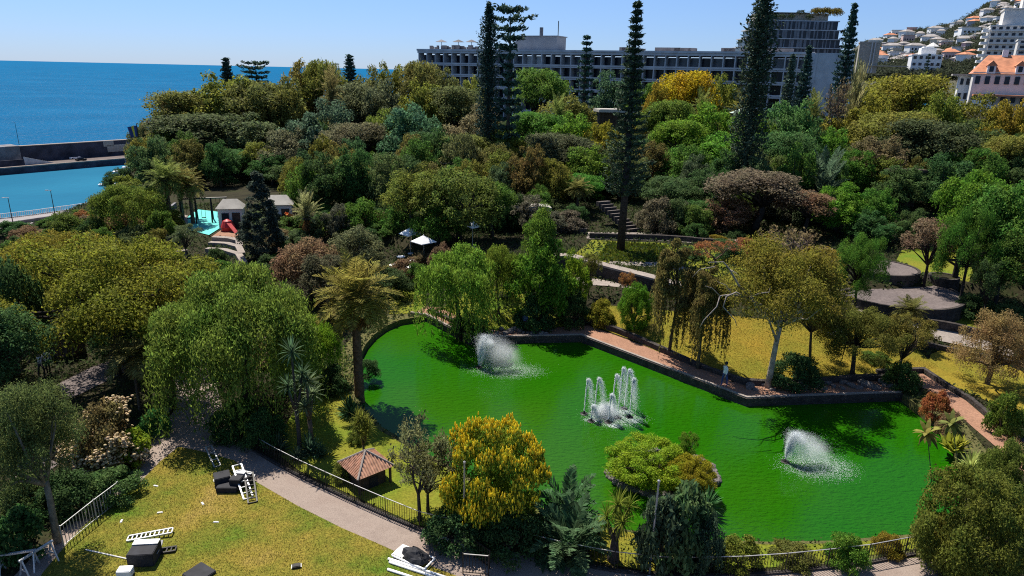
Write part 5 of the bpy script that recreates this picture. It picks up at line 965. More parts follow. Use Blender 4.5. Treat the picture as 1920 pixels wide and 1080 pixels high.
for i in range(46):
    f = i / 46 * len(isl); a, b_ = Vector(isl[int(f)]), Vector(isl[(int(f) + 1) % len(isl)]); p = a.lerp(b_, f % 1); rock((p.x, p.y, WATER_Z), random.uniform(.22, .42), 'pale grey rock in the ring around the pond island', 'rocks around the island')
plant('egg0', 'shrub', 'lime green spreading bush covering the pond island', 'shrub', 1222, 832, 172, 892, (.13, .18, .014), sink=.6); plant('egg1', 'shrub', 'yellower low bush on the right half of the island', 'shrub', 1300, 858, 98, 915, (.16, .15, .014), sink=.6); plant('loose0', 'small_tree', 'small bright green tree leaning out from the island', 'tree', 1294, 805, 48, 880, 'bright', sink=.6); plant('tuft', 'shrub', 'dark tuft at the near shore of the island', 'plant', 1330, 905, 70, 948, 'dpalm', sink=.5)
# ------------------------------------------------------------------ fountains
def drops(P, s, rng, stretch=None):
    n = len(P); T = np.array([[1, 1, 1], [1, -1, -1], [-1, 1, -1], [-1, -1, 1]]) / 1.7; q = rng.normal(size=(n, 4)); q /= np.linalg.norm(q, axis=1, keepdims=True); w_, x, y, z = q.T
    Rm = np.stack([1 - 2 * (y * y + z * z), 2 * (x * y - z * w_), 2 * (x * z + y * w_), 2 * (x * y + z * w_), 1 - 2 * (x * x + z * z), 2 * (y * z - x * w_), 2 * (x * z - y * w_), 2 * (y * z + x * w_), 1 - 2 * (x * x + y * y)], 1).reshape(n, 3, 3)
    V = np.einsum('nij,kj->nki', Rm, T) * s.reshape(-1, 1, 1) + P[:, None]; b = np.arange(n)[:, None, None] * 4; Fc = (b + np.array([[0, 1, 2], [0, 3, 1], [0, 2, 3], [1, 3, 2]])[None]).reshape(-1, 3); return V.reshape(-1, 3), Fc
def dropobj(name, P, s, rng, root): v, f = drops(P, s, rng); return tag(link(name, npmesh(name, v, f), M['drop'], root), kind='stuff')
def nozzle(root, x=0, y=0): MB().lathe([(.1, -.3), (.1, .08), (.07, .12), (.05, .2)], 12, (x, y, 0)).lathe([(.24, -.06), (.24, .03), (.18, .05)], 16, (x, y, 0)).build('nozzle', M['iron'], root)
def foam(root, rng, n, cx, cy, rx, ry, s=(.015, .05), ring=.0):
    a = rng.uniform(0, 2 * PI, n); r = np.sqrt(rng.random(n)) if not ring else ring + (1 - ring) * rng.random(n) ** .6 ; r = r * (1 + .18 * rng.normal(size=n)); P = np.column_stack([cx + rx * r * np.cos(a), cy + ry * r * np.sin(a), np.full(n, .012) + rng.random(n) * .01]); L_ = rng.uniform(*s, n) * (1.2 - .5 * np.clip(r, 0, 1.4))
    ax = np.column_stack([rng.normal(size=n), rng.normal(size=n) * .4, np.zeros(n)]); v, f = leafq(P, ax, np.tile([0, 0, 1.], (n, 1)), L_ * 2.2, L_, 0); tag(link('foam', npmesh('foam', v, f), M['drop'], root), kind='stuff')
def mistmat(k):
    m, t, b, N, L = nmat('water_mist'); t.nodes.remove(b); tc = N('ShaderNodeTexCoord'); ln = N('ShaderNodeVectorMath'); ln.operation = 'LENGTH'; mr = N('ShaderNodeMapRange'); mr.inputs[1].default_value = 1; mr.inputs[2].default_value = .05; mr.interpolation_type = 'SMOOTHSTEP'; nz = N('ShaderNodeTexNoise'); nz.inputs['Scale'].default_value = 2.2; nz.inputs['Detail'].default_value = 3
    mu = N('ShaderNodeMath'); mu.operation = 'MULTIPLY'; m2 = N('ShaderNodeMath'); m2.operation = 'MULTIPLY'; m2.inputs[1].default_value = k; v = N('ShaderNodeVolumeScatter'); v.inputs['Color'].default_value = (.97, .98, 1, 1); v.inputs['Anisotropy'].default_value = 0
    L(tc.outputs['Object'], ln.inputs[0]); L(tc.outputs['Object'], nz.inputs['Vector']); L(ln.outputs['Value'], mr.inputs[0]); L(mr.outputs[0], mu.inputs[0]); L(nz.outputs['Fac'], mu.inputs[1]); L(mu.outputs[0], m2.inputs[0]); L(m2.outputs[0], v.inputs['Density']); L(v.outputs[0], t.nodes['Material Output'].inputs['Volume']); return m
M['mist'] = mistmat(9.0); M['thinmist'] = mistmat(2.6)
bm = bmesh.new(); bmesh.ops.create_icosphere(bm, subdivisions=3, radius=1); MISTS = []
for k_ in ('mist', 'thinmist'):
    me = bpy.data.meshes.new(k_); bm.to_mesh(me); me.materials.append(M[k_]); MISTS.append(me)
bm.free()
def mist(root, c, r, tilt, thin=False): o = link('mist', MISTS[thin], None, root); o.location = c; o.scale = r; o.rotation_euler = (0, tilt, 0); return tag(o, kind='stuff')
def wind_fountain(px, py, top, reach, label, seed):
    rng = np.random.default_rng(seed); p = G(px, py, WATER_Z); t = thing('fountain', label, 'fountain', p); nozzle(t); sc_ = p.y / 40; m = (py - top) * p.y * 1.13 / F / math.cos(R(24)); X_ = reach * p.y * 1.1 / F
    n = 80000; v0 = math.sqrt(2 * 9.8 * m) * (1 - .5 * rng.random(n) ** 2.0) ; th = np.abs(rng.normal(size=n)) * .085; az = rng.uniform(0, 2 * PI, n); vx = v0 * np.sin(th) * np.cos(az); vy = v0 * np.sin(th) * np.sin(az); vz = v0 * np.cos(th); T_ = 2 * vz / 9.8; u = rng.random(n); tt = T_ * u
    Tm = 2 * math.sqrt(2 * m / 9.8); wa = 2 * X_ / Tm ** 2 * rng.uniform(.25, 1.1, n); P = np.column_stack([vx * tt + .5 * wa * tt ** 2, vy * tt - .12 * wa * tt ** 2, .2 + np.maximum(0, vz * tt - 4.9 * tt ** 2)]) + rng.normal(size=(n, 3)) * (.01 + .05 * u[:, None])
    keep = (u < .45) | (rng.random(n) < .42); dropobj('spray', P[keep], (.0035 + .0075 * rng.random(n) * (1 - .35 * u))[keep], rng, t); k2 = rng.random(n) < .03
    foam(t, rng, 5200, X_ * .55, -.4, X_ * .62, 1.15, (.007, .017)); foam(t, rng, 1500, X_ * .55, -.4, X_ * .72, 1.5, (.007, .02), .7); mist(t, (X_ * .06, 0, m * .52), (.3, .3, m * .62), .12); mist(t, (X_ * .2, -.05, m * .82), (.5, .4, .42), .5); mist(t, (X_ * .45, -.1, m * .5), (X_ * .48, .6, m * .55), .55, True); return t
wind_fountain(898, 689, 634, 96, 'left single jet fountain with spray blown sideways near the far wall', 1); wind_fountain(1472, 866, 812, 104, 'right single jet fountain with spray blown to the right', 2)
rng = np.random.default_rng(3); c = G(1140, 780, WATER_Z); t = thing('fountain', 'middle fountain with a cluster of tall white water jets', 'fountain', c)
for k, (px, py, top, dx) in enumerate(((1095, 776, 716, 10), (1114, 775, 714, 12), (1147, 768, 707, 12), (1158, 783, 696, 10), (1170, 766, 697, 12), (1140, 792, 745, 8), (1108, 790, 765, 6), (1180, 782, 715, 6))):
    p = G(px, py, WATER_Z) - c; m = (py - top) * c.y * 1.13 / F / math.cos(R(26)); X_ = dx * c.y * 1.1 / F; nozzle(t, p.x, p.y); n = 9000; u = rng.random(n) * .96; up = u < .5; tri = 1 - (2 * u - 1) ** 2
    lean = np.where(up, u * .5, .25 + (u - .5) * 1.6) * X_; sp = np.where(up, .015 + .02 * u, .05 + .16 * (u - .5)); P = np.column_stack([p.x + lean * 1.5, np.full(n, p.y), m * tri * (1 - .05 * rng.random(n)) + .15]) + rng.normal(size=(n, 3)) * sp[:, None] * np.array([1, 1, .8])
    dropobj('jet', P, .005 + .009 * rng.random(n), rng, t)
mist(t, (-.2, 0, .42), (.85, .6, .6), 0); n = 20000; P = np.column_stack([rng.normal(size=n) * .45 - .1, rng.normal(size=n) * .35, np.abs(rng.normal(size=n)) * .4]); dropobj('spray', P, .004 + .008 * rng.random(n), rng, t)
foam(t, rng, 6000, .4, -.2, 1.9, 1.25, (.007, .018)); 
for q in ((1110, 788), (1172, 772), (1188, 789), (1152, 799), (1128, 772)): p = G(*q, WATER_Z) - c; foam(t, rng, 380, p.x, p.y, .5, .3, (.01, .022))
# ------------------------------------------------------------------ duck house
dc = GT(688, 902); D = thing('duck_house', 'small dark duck house with hipped terracotta tile roof on the pond lawn', 'hut', dc, .72); s = .86
MB().box((0, 0, .5), (2 * s * .8, 2 * s * .8, 1.0)).build('wall', M['wood'], D); MB().box((0, -s * .81, .3), (.45, .05, .6)).build('door', M['black'], D)
rf = MB().add([(-s * 1.18, -s * 1.18, .98), (s * 1.18, -s * 1.18, .98), (s * 1.18, s * 1.18, .98), (-s * 1.18, s * 1.18, .98), (0, 0, 1.75)], [(3, 2, 1, 0), (0, 1, 4), (1, 2, 4), (2, 3, 4), (3, 0, 4)]).build('roof', M['tile'], D)
b = MB()
for k in range(4):
    m = Matrix.Rotation(k * PI / 2, 3, 'Z')
    for i in range(-7, 8):
        x = i / 7 * s * 1.16; tmax = 1 - abs(i) / 7.6; b.tube([m @ Vector((x, -s * 1.2, .98)), m @ Vector((x, -s * 1.2 * (1 - tmax), .99 + .77 * tmax))], .045, 5)
b.build('roof_tiles', M['tile'], D); b = MB()
for k in range(4): m = Matrix.Rotation(k * PI / 2, 3, 'Z'); b.tube([m @ Vector((s * 1.2, s * 1.2, 1.0)), m @ Vector((0, 0, 1.78))], .06, 6)
b.build('ridge', M['pale'], D)
for x in (-1.0, 1.0):
    for y in (-1.0, 1.0): MB().box((x * s, y * s, .48), (.1, .1, .98)).build('post', M['wood'], D)
# ------------------------------------------------------------------ railings along the near path
RA = [GT(x, y) for x, y in [(476, 846), (520, 872), (562, 894), (645, 933), (710, 962), (782, 993), (860, 1012), (930, 1028)]]; RB = [GT(x, y) for x, y in [(985, 1036), (1100, 1064), (1215, 1081), (1300, 1082)]]; RC = [GT(x, y) for x, y in [(1300, 1082), (1400, 1080), (1500, 1072), (1620, 1058), (1715, 1040)]]
railing('railing', 'iron railing between gravel path and the duck house lawn', RA, 1.0, .14, (M['iron'], M['galv']), .012); railing('railing', 'iron railing in front of the cycads and ponytail palm', RB, 1.0, .14, (M['iron'], M['galv']), .012); railing('railing', 'iron railing along the near shore at the bottom right', RC, 1.0, .14, (M['iron'], M['galv']), .012)  # top rails in paler steel: the light they catch is put into the colour
LA = [GT(x, y) for x, y in [(120, 1026), (160, 992), (198, 962), (226, 940)]]; t = railing('barrier', 'leaning grey crowd barriers along the left edge of the lawn', LA, 1.05, .17, (M['galv'], M['galv']), .014, 1.9, kerb=False, cat='barrier')
GA = [GT(x, y) for x, y in [(868, 1076), (916, 1080)]]; railing('gate', 'open iron gate beside the path at the bottom centre', GA, 1.0, .14, (M['iron'], M['galv']), .014, kerb=False, cat='gate'); GB = [GT(x, y) for x, y in [(890, 1046), (918, 1066)]]; railing('gate', 'dark gate leaf standing behind the open iron gate', GB, .9, .16, (M['iron'], M['iron']), .014, kerb=False, cat='gate')
WF = [GT(x, y) for x, y in [(82, 668), (110, 674), (140, 672), (158, 664)]]; railing('fence', 'weathered wooden paling fence behind the left shaded yard', WF, 1.9, .22, (M['wood'], M['wood']), .07, 2.2, kerb=False, cat='fence')
b = GT(300, 815)
tag(wall_line(resample(pxs([(252, 868), (290, 815), (318, 768)]), 1), .14, lambda x, y: -.1, lambda x, y: .14).build('kerb', M['dconcrete']), 'stone kerb between the left shrubs and the gravel path', 'kerb')
for px, py, top, lab in ((870, 1022, 868, 'slender pale pole rising before the yellow flowering tree'), (1217, 1078, 903, 'slender pale pole at the bottom beside the dark broad leaved shrub')):
    p = GT(px, py); hgt = PY(px, top, p.y).z - p.z; t = thing('pole', lab, 'pole', p); MB().tube([(0, 0, -.1), (.02, 0, hgt)], [.055, .035], 8).build('shaft', M['galv'], t); MB().lathe([(.06, 0), (.06, .06), (.01, .1)], 8, (.02, 0, hgt)).build('cap', M['galv'], t); MB().lathe([(.14, 0), (.14, .05), (.07, .08)], 10).build('base', M['concrete'], t)
# ------------------------------------------------------------------ stage gear on the lawn
def ladder(name, label, a, b, wd, zt, mat, rungs, cat='ladder', h0=.06):
    a, b = GT(*a), GT(*b); d = b - a; L_ = d.length; t = thing(name, label, cat, a, math.atan2(d.y, d.x)); r = MB(); k = MB()
    for s in (-1, 1): r.bar((0, s * wd / 2, h0), (L_, s * wd / 2, h0 + zt), .07, .07)
    for i in range(rungs + 1): f = i / rungs; k.bar((L_ * f, -wd / 2, h0 + zt * f), (L_ * f, wd / 2, h0 + zt * f), .05, .04)
    r.build('rails', mat, t); k.build('rungs', mat, t); return t
ladder('ladder', 'pale aluminium ladder truss lying behind the black case', (240, 1012), (324, 1001), .34, .12, M['steel'], 10); ladder('ladder', 'dark open frame lying right of the black case', (296, 1036), (330, 1032), .3, .03, M['iron'], 4)
t = ladder('step_ladder', 'pale folding step ladder leaning on the black boxes', (466, 936), (447, 898), .42, .75, M['steel'], 6); ladder('step_ladder', 'dark ladder lying at the foot of the black boxes', (474, 944), (468, 905), .4, .5, M['iron'], 7); ladder('barrier', 'green and white trestle bar on the grass near the path', (408, 876), (392, 848), .3, .3, M['galv'], 3, 'barrier')
def case(px, py, rz, dims, label, mat=M['black'], lid=None, name='flight_case', cat='case'):
    p = GT(px, py); t = thing(name, label, cat, p, rz); w_, d_, h_ = dims; bm = bmesh.new(); bmesh.ops.create_cube(bm, size=1, matrix=Matrix.Translation((0, 0, h_ / 2 + .02)) @ Matrix.Diagonal((w_, d_, h_, 1))); bmesh.ops.bevel(bm, geom=bm.edges[:], offset=.025, segments=2, affect='EDGES'); me = bpy.data.meshes.new('body'); bm.to_mesh(me); bm.free(); link('body', me, mat, t)
    if lid: MB().box((0, d_ * .32, h_ + .05), (w_ * .98, d_ * .34, .05)).build('lid', lid, t); MB().box((0, d_ * .62, h_ * .55), (w_ * .98, d_ * .3, .04), 0, 1, Matrix.Rotation(.5, 3, 'X')).build('flap', M['galv'], t)
    for s in (-1, 1): MB().bar((s * (w_ / 2 + .02), -.12, h_ * .6), (s * (w_ / 2 + .02), .12, h_ * .6), .03).build('handle', M['galv'], t)
    return t
case(273, 1050, .12, (1.05, .95, .62), 'large open black flight case with silver lid on the lawn', M['black'], M['steel']); case(418, 908, .5, (.75, .7, .55), 'black box at back of the left pair on the lawn'); case(428, 920, .05, (1.0, .5, .3), 'flat black box in front of the left pair'); case(448, 912, -.1, (.55, .8, .6), 'black box with pale rim under the step ladder', M['black'], M['steel']); case(462, 908, -.25, (.5, .6, .5), 'black box with pale edge right of the step ladder', M['black'], M['steel'])
case(374, 1078, -.55, (1.0, .9, .12), 'black sheet folded on the lawn at the bottom edge', M['black'], None, 'folded_sheet', 'sheet'); case(236, 1080, .1, (.55, .4, .35), 'white crate of upright rods at the bottom edge', M['white'], None, 'crate', 'crate'); case(556, 1064, .3, (.34, .24, .12), 'small dark device left on the grass', M['iron'], None, 'device', 'box')
p = GT(775, 1050); t = thing('pallet_cart', 'white framed flat cart loaded with black cloth', 'cart', p, -.5)
b = MB()
for s in (-.38, .38): b.bar((-.85, s, .16), (.85, s, .16), .06)
for x in (-.85, -.4, 0, .4, .85): b.bar((x, -.38, .16), (x, .38, .16), .06)
b.build('frame', M['white'], t); MB().box((-.58, 0, .2), (.5, .7, .03)).build('deck', M['galv'], t); bm = bmesh.new(); bmesh.ops.create_icosphere(bm, subdivisions=3, radius=.5)
for v in bm.verts: v.co = Vector((v.co.x * 1.3, v.co.y * .8, max(0, v.co.z) * .7)) * (1 + .18 * math.sin(v.co.x * 13) * math.cos(v.co.y * 11)); v.co += Vector((.1, 0, .2))
me = bpy.data.meshes.new('cloth'); bm.to_mesh(me); bm.free(); link('cloth', me, M['black'], t)
for s in (-.38, .38):
    for x in (-.7, .7): MB().lathe([(.07, -.03), (.07, .03)], 10).build('wheel', M['black'], t).matrix_local = Matrix.Translation((x, s, .08)) @ Matrix.Rotation(PI / 2, 4, 'X')
for a, b_, lab in (((728, 1050), (850, 1090), 'white pole nearest the cart in the bundle on the grass'), ((730, 1056), (840, 1093), 'white pole in the middle of the bundle on the grass'), ((727, 1070), (800, 1094), 'white pole nearest the bottom edge in the bundle')):
    a, b_ = GT(*a), GT(*b_); t = MB().tube([(0, 0, .07), tuple((b_ - a) + Vector((0, 0, .07)))], .06, 8).build('white_pole', M['white'], None, True); t.location = a; tag(t, lab, 'pole')
a, b_ = GT(161, 1032), GT(242, 1050); t = MB().tube([(0, 0, .04), tuple((b_ - a) + Vector((0, 0, .04)))], .03, 6).build('thin_pole', M['offwhite']); t.location = a; tag(t, 'thin pale rod lying on the lawn left of the black case', 'rod')
def trestle(px, py, label, rz=.3):
    p = GT(px, py); t = thing('trestle', label, 'trestle', p, rz); b = MB()
    for x in (-.6, .6): b.bar((x, -.3, 0), (x, 0, .85), .05).bar((x, .3, 0), (x, 0, .85), .05).bar((x, -.18, .35), (x, .18, .35), .04)
    b.build('legs', M['steel'], t); MB().box((0, 0, .87), (1.4, .1, .07)).build('beam', M['steel'], t)
trestle(38, 1070, 'pale metal trestle in the bottom left corner'); trestle(75, 1066, 'second pale metal trestle beside the lawn corner', 1.2)
tb = GT(832, 1018); b = MB(); n_ = 20
V = []; Fc = []
for i in range(n_):
    for j in range(8): a, c_ = 2 * PI * i / n_, 2 * PI * j / 8; V.append(((.2 + .06 * math.cos(c_)) * math.cos(a), (.2 + .06 * math.cos(c_)) * math.sin(a), .07 + .06 * math.sin(c_)))
for i in range(n_):
    for j in range(8): Fc.append((i * 8 + j, ((i + 1) % n_) * 8 + j, ((i + 1) % n_) * 8 + (j + 1) % 8, i * 8 + (j + 1) % 8))
o = MB().add(V, Fc).build('coiled_hose', M['white'], None, True); o.location = (tb.x, tb.y, .02); tag(o, 'white ring of hose lying in the shade by the pole', 'hose')
for px, py in ((228, 978), (292, 912), (380, 945), (405, 980), (300, 962)): pp = GT(px, py); o = MB().box((0, 0, .02), (.26, .1, .03), random.uniform(0, 3), .8).build('paper_scrap', M['offwhite']); o.location = pp + Vector((0, 0, .02)); tag(o, 'pale scrap of litter lying on the front lawn', 'litter', 'scraps on the front lawn')
# ------------------------------------------------------------------ playground, kiosks, pavilions, cafe
p = GT(385, 416); t = thing('swing_frame', 'dark steel swing frame on the teal playground', 'swing', p, .35)
for x in (-2.6, -.9, .9, 2.6):
    b = MB()
    for s in (-1, 1): b.tube([(x, s * 1.2, 0), (x, 0, 3.0)], .09, 6)
    b.build('leg', M['iron'], t)
MB().tube([(-2.8, 0, 3), (2.8, 0, 3)], .1, 6).build('beam', M['iron'], t)
for x in (-1.8, -.1, 1.7): q = MB().box((x, 0, .55), (.5, .25, .06)).build('seat', M['black'], t); MB().tube([(x - .22, 0, .55), (x - .22, 0, 3)], .02, 4).tube([(x + .22, 0, .55), (x + .22, 0, 3)], .02, 4).build('chains', M['iron'], q)
def kiosk(px, py, w_, label, rz=.2, hgt=2.6):
    p = GT(px, py); t = thing('kiosk', label, 'kiosk', p, rz); MB().box((0, 0, hgt / 2), (w_, w_ * .7, hgt)).build('wall', M['offwhite'], t); MB().add([(-w_ * .58, -w_ * .45, hgt), (w_ * .58, -w_ * .45, hgt), (w_ * .58, w_ * .45, hgt), (-w_ * .58, w_ * .45, hgt), (-w_ * .3, 0, hgt + 1), (w_ * .3, 0, hgt + 1)], [(3, 2, 1, 0), (0, 1, 5, 4), (1, 2, 5), (2, 3, 4, 5), (3, 0, 4)]).build('roof', M['roofgrey'], t)
    MB().box((-w_ * .2, -w_ * .36, 1.4), (w_ * .3, .08, 1.3)).build('window', M['glass'], t); MB().box((w_ * .25, -w_ * .36, 1.05), (.9, .08, 2.1)).build('door', M['wood'], t)
kiosk(437, 428, 2.7, 'white playground kiosk with grey roof left of the dark conifer'); kiosk(527, 420, 3.0, 'white kiosk with grey roof right of the dark conifer')
p = GT(428, 434); t = thing('play_slide', 'red play unit beside the left kiosk', 'slide', p); MB().lathe([(.7, 0), (.85, .6), (.5, 1.3), (.1, 1.5)], 12).build('body', M['red'], t); MB().bar((.3, -.4, 1.1), (1.6, -1.4, .1), .5, .1).build('chute', M['red'], t)
p = GT(540, 432); t = thing('play_slide', 'orange slide beside the spiky palm', 'slide', p, .8); MB().bar((0, 0, 1.9), (2.8, 0, .2), .7, .1).bar((0, .36, 2.05), (2.8, .36, .35), .06, .25).bar((0, -.36, 2.05), (2.8, -.36, .35), .06, .25).build('chute', M['orange'], t); MB().bar((0, .3, 0), (0, .3, 1.9), .08).bar((0, -.3, 0), (0, -.3, 1.9), .08).build('supports', M['red'], t)
for k, (py, w_) in enumerate(((452, .6), (462, .6), (474, .6))):
    pts = pxs([(400 - 6 * k, py - 2), (430 - 4 * k, py), (448, py + 4 + k * 2), (450 + 4 * k, py + 14 + k * 5)]); tag(wall_line(resample(pts, .8), .7, lambda x, y: h(x, y) - .2, lambda x, y: h(x, y) + .42).build('curved_bench', M['pale']), ('upper', 'middle', 'lowest')[k] + ' of three pale curved seating steps below the playground', 'bench')
pts = pxs([(300, 486), (330, 478), (352, 476)]); tag(wall_line(resample(pts, .8), .6, lambda x, y: h(x, y) - .2, lambda x, y: h(x, y) + .45).build('curved_bench', M['pale']), 'pale curved wall behind the golden spreading tree', 'bench')
tag(wall_line(resample(pxs([(292, 424), (318, 402), (330, 392)]), .8), .3, lambda x, y: h(x, y) - .2, lambda x, y: h(x, y) + .9).build('yard_wall', M['dconcrete']), 'dark wall slanting beside the sandy playground yard', 'wall')
def pavilion(px, top, wpx, Y, label, conic, hgt=2.8, mat='roofgrey', deep=.6):
    q = PY(px, top, Y); z = h(q.x, q.y); W_ = wpx * Y * 1.1 / F; H_ = max(2.5, q.z - z); t = thing('pavilion', label, 'pavilion', (q.x, q.y, z), .15)
    if conic: MB().lathe([(W_ / 2, H_ - .55 - W_ * .06), (W_ / 2 - .1, H_ - .5 - W_ * .06), (.35, H_ - .1), (.2, H_ + .15), (.03, H_ + .5)], 14).build('roof', M[mat], t)
    else: MB().box((0, 0, H_ - .2), (W_, W_ * deep, .35)).box((0, -.1, H_ + .02), (W_ * .94, W_ * deep * .9, .1)).build('roof', M[mat], t); MB().box((0, W_ * .1, (H_ - .4) / 2), (W_ * .8, W_ * deep * .4, H_ - .4)).build('wall', M['wood'], t)
    for i in range(6):
        a = PI / 6 + i * PI / 3; x, y = math.cos(a) * W_ * .38, math.sin(a) * W_ * .38 * (1 if conic else deep); MB().tube([(x, y, 0), (x, y, H_ - .5)], .1, 6).build('post', M['wood'], t)
pavilion(844, 294, 46, 97, 'conical pale roofed pavilion in front of the dark grove', True); pavilion(958, 350, 58, 88, 'grey roofed pavilion behind the cafe trees', True); pavilion(1152, 205, 62, 108, 'flat pale roofed building left of the tall norfolk pine', False); pavilion(1395, 202, 44, 108, 'building with pale green roof among the bright green trees', True, mat='greenroof'); pavilion(960, 418, 130, 76, 'long low cafe roof behind the bright green tree', False, deep=.3); pavilion(1285, 352, 90, 86, 'shaded flat roof low behind the norfolk pine', False, mat='dconcrete', deep=.3)
pavilion(1700, 318, 64, 92, 'dark red roofed hut under the right grove', False, mat='wood', deep=.4)
def parasol(px, py, wpx, label):
    c = GT(px, py + 26); W_ = wpx * c.y * 1.1 / F; t = thing('parasol', label, 'parasol', c); n_ = 8; MB().lathe([(W_ / 2, 2.1), (W_ / 2 - .02, 2.16), (.06, 2.75), (.03, 2.85)], 4).build('canopy', M['white'], t); MB().tube([(0, 0, 0), (0, 0, 2.6)], .04, 6).build('pole', M['galv'], t); MB().lathe([(.3, 0), (.3, .08), (.05, .12)], 10).build('base', M['concrete'], t)
parasol(795, 466, 46, 'white square cafe parasol left of the willow'); parasol(886, 438, 26, 'small white parasol behind the bright green tree'); parasol(770, 450, 40, 'grey shaded parasol at the left of the cafe terrace')
def table(px, py, label, group):
    p = GT(px, py); t = thing('cafe_table', label, 'table', p, random.uniform(0, 3), group); MB().lathe([(.42, .7), (.42, .74)], 14).build('table_top', M['white'], t); MB().tube([(0, 0, 0), (0, 0, .7)], .04, 6).build('leg', M['iron'], t)
for x, y in ((752, 494), (775, 502), (738, 510), (768, 514), (790, 496)): table(x, y, 'round white cafe table on the shaded terrace left of the willow', 'cafe tables on the terrace')
# ------------------------------------------------------------------ people
def person(px, py, label, shirt, trousers, rz=0, hair=M['black'], walk=.12):
    p = GT(px, py); t = thing('person', label, 'person', p, rz); z = lambda *a: Vector(a)
    J = [z(0, 0, .95), z(0, 0, 1.15), z(0, 0, 1.38), z(0, 0, 1.5), z(0, .02, 1.62), z(0, .03, 1.72)]; rad = [.15, .135, .16, .06, .095, .075]; E = [(0, 1), (1, 2), (2, 3), (3, 4), (4, 5)]
    for s in (-1, 1):
        k = len(J); J += [z(s * .09, s * walk * .2, .86), z(s * .1, s * walk, .48), z(s * .1, s * walk * 1.2 - .03, .09), z(s * .11, s * walk * 1.2 + .12, .04)]; rad += [.095, .065, .045, .04]; E += [(0, k), (k, k + 1), (k + 1, k + 2), (k + 2, k + 3)]
        k = len(J); J += [z(s * .19, 0, 1.38), z(s * .24, -s * walk * .5, 1.1), z(s * .25, -s * walk + .06, .86), z(s * .25, -s * walk + .09, .77)]; rad += [.065, .048, .035, .04]; E += [(2, k), (k, k + 1), (k + 1, k + 2), (k + 2, k + 3)]
    me = bpy.data.meshes.new('body'); me.from_pydata([tuple(j) for j in J], E, []); o = link('body', me, None, t); sk = o.modifiers.new('skin', 'SKIN'); o.modifiers.new('sub', 'SUBSURF').levels = 1; o.modifiers['sub'].render_levels = 1
    for v, r_ in zip(me.skin_vertices[0].data, rad): v.radius = (r_, r_ * .85)
    me.skin_vertices[0].data[0].use_root = True; dg = bpy.context.evaluated_depsgraph_get(); m2 = bpy.data.meshes.new_from_object(o.evaluated_get(dg)); o.modifiers.clear(); o.data = m2
    m2.materials.clear()
    for m_ in (M['skin'], shirt, trousers): m2.materials.append(m_)
    for f in m2.polygons:
        c = f.center; f.material_index = 1 if 1.0 < c.z < 1.5 else 2 if .08 < c.z <= 1.0 and abs(c.x) < .2 else 0
        f.use_smooth = True
    MB().lathe([(.098, 1.62), (.108, 1.7), (.09, 1.78), (.03, 1.82)], 12, (0, .0, 0)).build('hair', hair, t, True); b = MB()
    for s in (-1, 1): b.lathe([(.01, 0), (.014, .01), (.006, .02)], 6, (s * .035, .118, 1.655))
    b.build('eyes', M['black'], t); return t
person(984, 622, 'person in blue standing on the shaded bank under the bright green tree', M['blue'], M['iron'], 2.6); person(1357, 724, 'person in white top walking on the brick walk', M['white'], M['blue'], 1.9); person(92, 700, 'person in white shirt standing in the shaded left yard', M['white'], M['iron'], .8); person(80, 706, 'person in grey shirt beside the one in white', M['galv'], M['black'], -.4)
# ------------------------------------------------------------------ ground cover and grass blades
def scatter(name, polys, n, size, col, mat, upright, seed, hgt=(.0, .25), drop=None, wd=.5):
    rng = np.random.default_rng(seed); P = []
    for poly in polys:
        xs_, ys_ = [q[0] for q in poly], [q[1] for q in poly]; X_ = rng.uniform(min(xs_), max(xs_), n); Y_ = rng.uniform(min(ys_), max(ys_), n); k = inside(poly, X_, Y_)
        if drop:
            for d_ in drop: k &= ~inside(d_, X_, Y_)
        P.append(np.column_stack([X_[k], Y_[k]]))
    P = np.vstack(P); m = len(P); z = hv(P[:, 0], P[:, 1]) + rng.uniform(*hgt, m); A = rng.normal(size=(m, 3)) * (.5 if upright else 1); A[:, 2] = np.abs(A[:, 2]) + (1.2 if upright else .1); s = size * rng.uniform(.5, 1.5, m)
    v, f = leafq(np.column_stack([P, z]), A, nrm(rng.normal(size=(m, 3)) + [0, 0, .3 if upright else 1.4]), s, s * wd); return tag(link(name, npmesh(name, v, f), mat, None, col), kind='stuff')
gm = leafmat('grass_blades', None, .4, .05, .3)
scatter('grass', [[(p.x, p.y) for p in lawn]], 120000, .05, (.165, .165, .03), gm, True, 21, (.02, .045), None, .35)
pathw, lawnw = pxs(path_px), lawn
near = [(-60, 18), (60, 18), (60, 46), (-60, 46)]; mid = [(-70, 40), (70, 40), (90, 95), (-66, 95)]
sheets = [[(v.co.x, v.co.y) for v in []]]
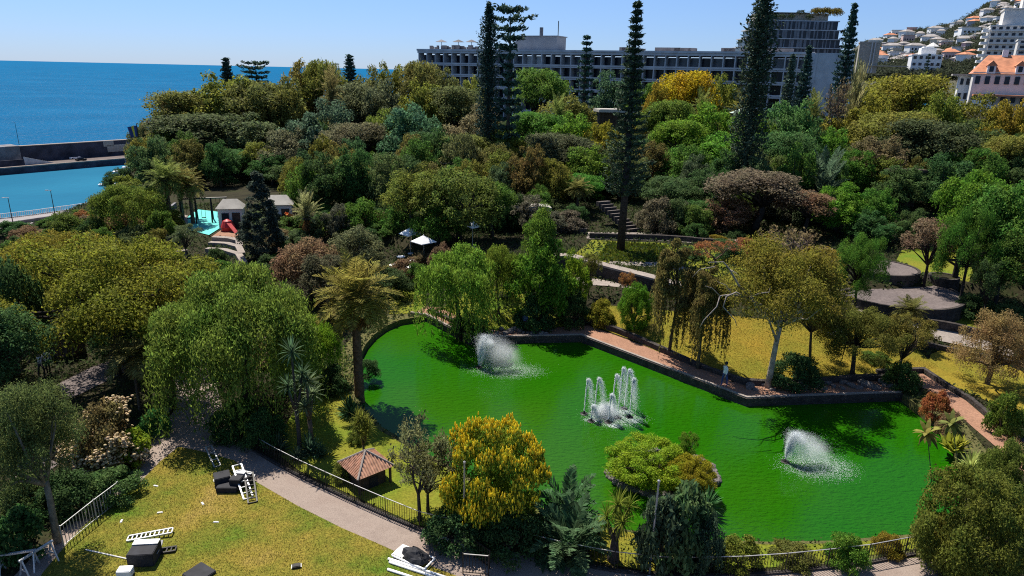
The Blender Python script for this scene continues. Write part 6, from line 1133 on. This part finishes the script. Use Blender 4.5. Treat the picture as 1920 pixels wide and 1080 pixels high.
allp = [pathw, lawnw, LAKE] + [pxs(q) for q in ([(588, 706), (655, 735), (668, 765), (712, 808), (798, 858), (900, 915), (980, 965), (930, 1020), (780, 984), (650, 925), (562, 884), (500, 836), (540, 790), (572, 740)], [(1112, 612), (1190, 640), (1300, 692), (1395, 722), (1560, 712), (1690, 706), (1760, 690), (1700, 640), (1600, 612), (1500, 606), (1400, 596), (1300, 588), (1200, 578), (1120, 572)], [(1745, 665), (1780, 652), (1850, 668), (1925, 700), (1960, 790), (1900, 775), (1840, 748), (1790, 726), (1735, 700)], [(1735, 578), (1795, 566), (1850, 596), (1930, 640), (1900, 650), (1840, 624), (1770, 604)], [(1690, 470), (1800, 458), (1830, 500), (1815, 535), (1770, 520), (1720, 512), (1680, 490)], [(1050, 530), (1330, 553), (1540, 574), (1700, 605), (1700, 592), (1540, 560), (1330, 541), (1060, 518)], [(1690, 600), (1760, 640), (1900, 672), (1900, 655), (1760, 610)], [(280, 470), (360, 445), (450, 448), (430, 392), (350, 396), (290, 430)], [(10, 890), (70, 850), (110, 870), (60, 910)], [(80, 735), (170, 690), (300, 655), (300, 690), (150, 740)])] + [[(p.x, p.y) for p in offset(wi, -.2)] + [(p.x, p.y) for p in reversed(offset(wo, .2))], [(p.x, p.y) for p in offset(rp, .95)] + [(p.x, p.y) for p in reversed(offset(rp, -.95))]]
scatter('undergrowth', [near], 90000, .16, (.05, .07, .02), M['leaf'], False, 22, (.0, .22), allp); scatter('undergrowth', [mid], 150000, .28, (.045, .065, .022), M['leaf'], False, 23, (.0, .3), allp)
scatter('grass', [pxs([(1118, 490), (1240, 492), (1250, 462), (1140, 455)])], 5000, .3, (.13, .16, .02), gm, True, 24, (.05, .2)); scatter('grass', [pxs([(1112, 612), (1190, 640), (1300, 692), (1395, 722), (1560, 712), (1690, 706), (1760, 690), (1700, 640), (1600, 612), (1500, 606), (1400, 596), (1300, 588), (1200, 578), (1120, 572)])], 110000, .055, (.19, .15, .02), gm, True, 26, (.03, .07)); scatter('flower_bed', [pxs([(1120, 518), (1245, 524), (1250, 506), (1130, 498)])], 5000, .24, (.11, .13, .04), gm, True, 25, (.05, .25))
for o in [o for o in sc.objects if o.name.startswith(('cafe_table',))][:0]: pass
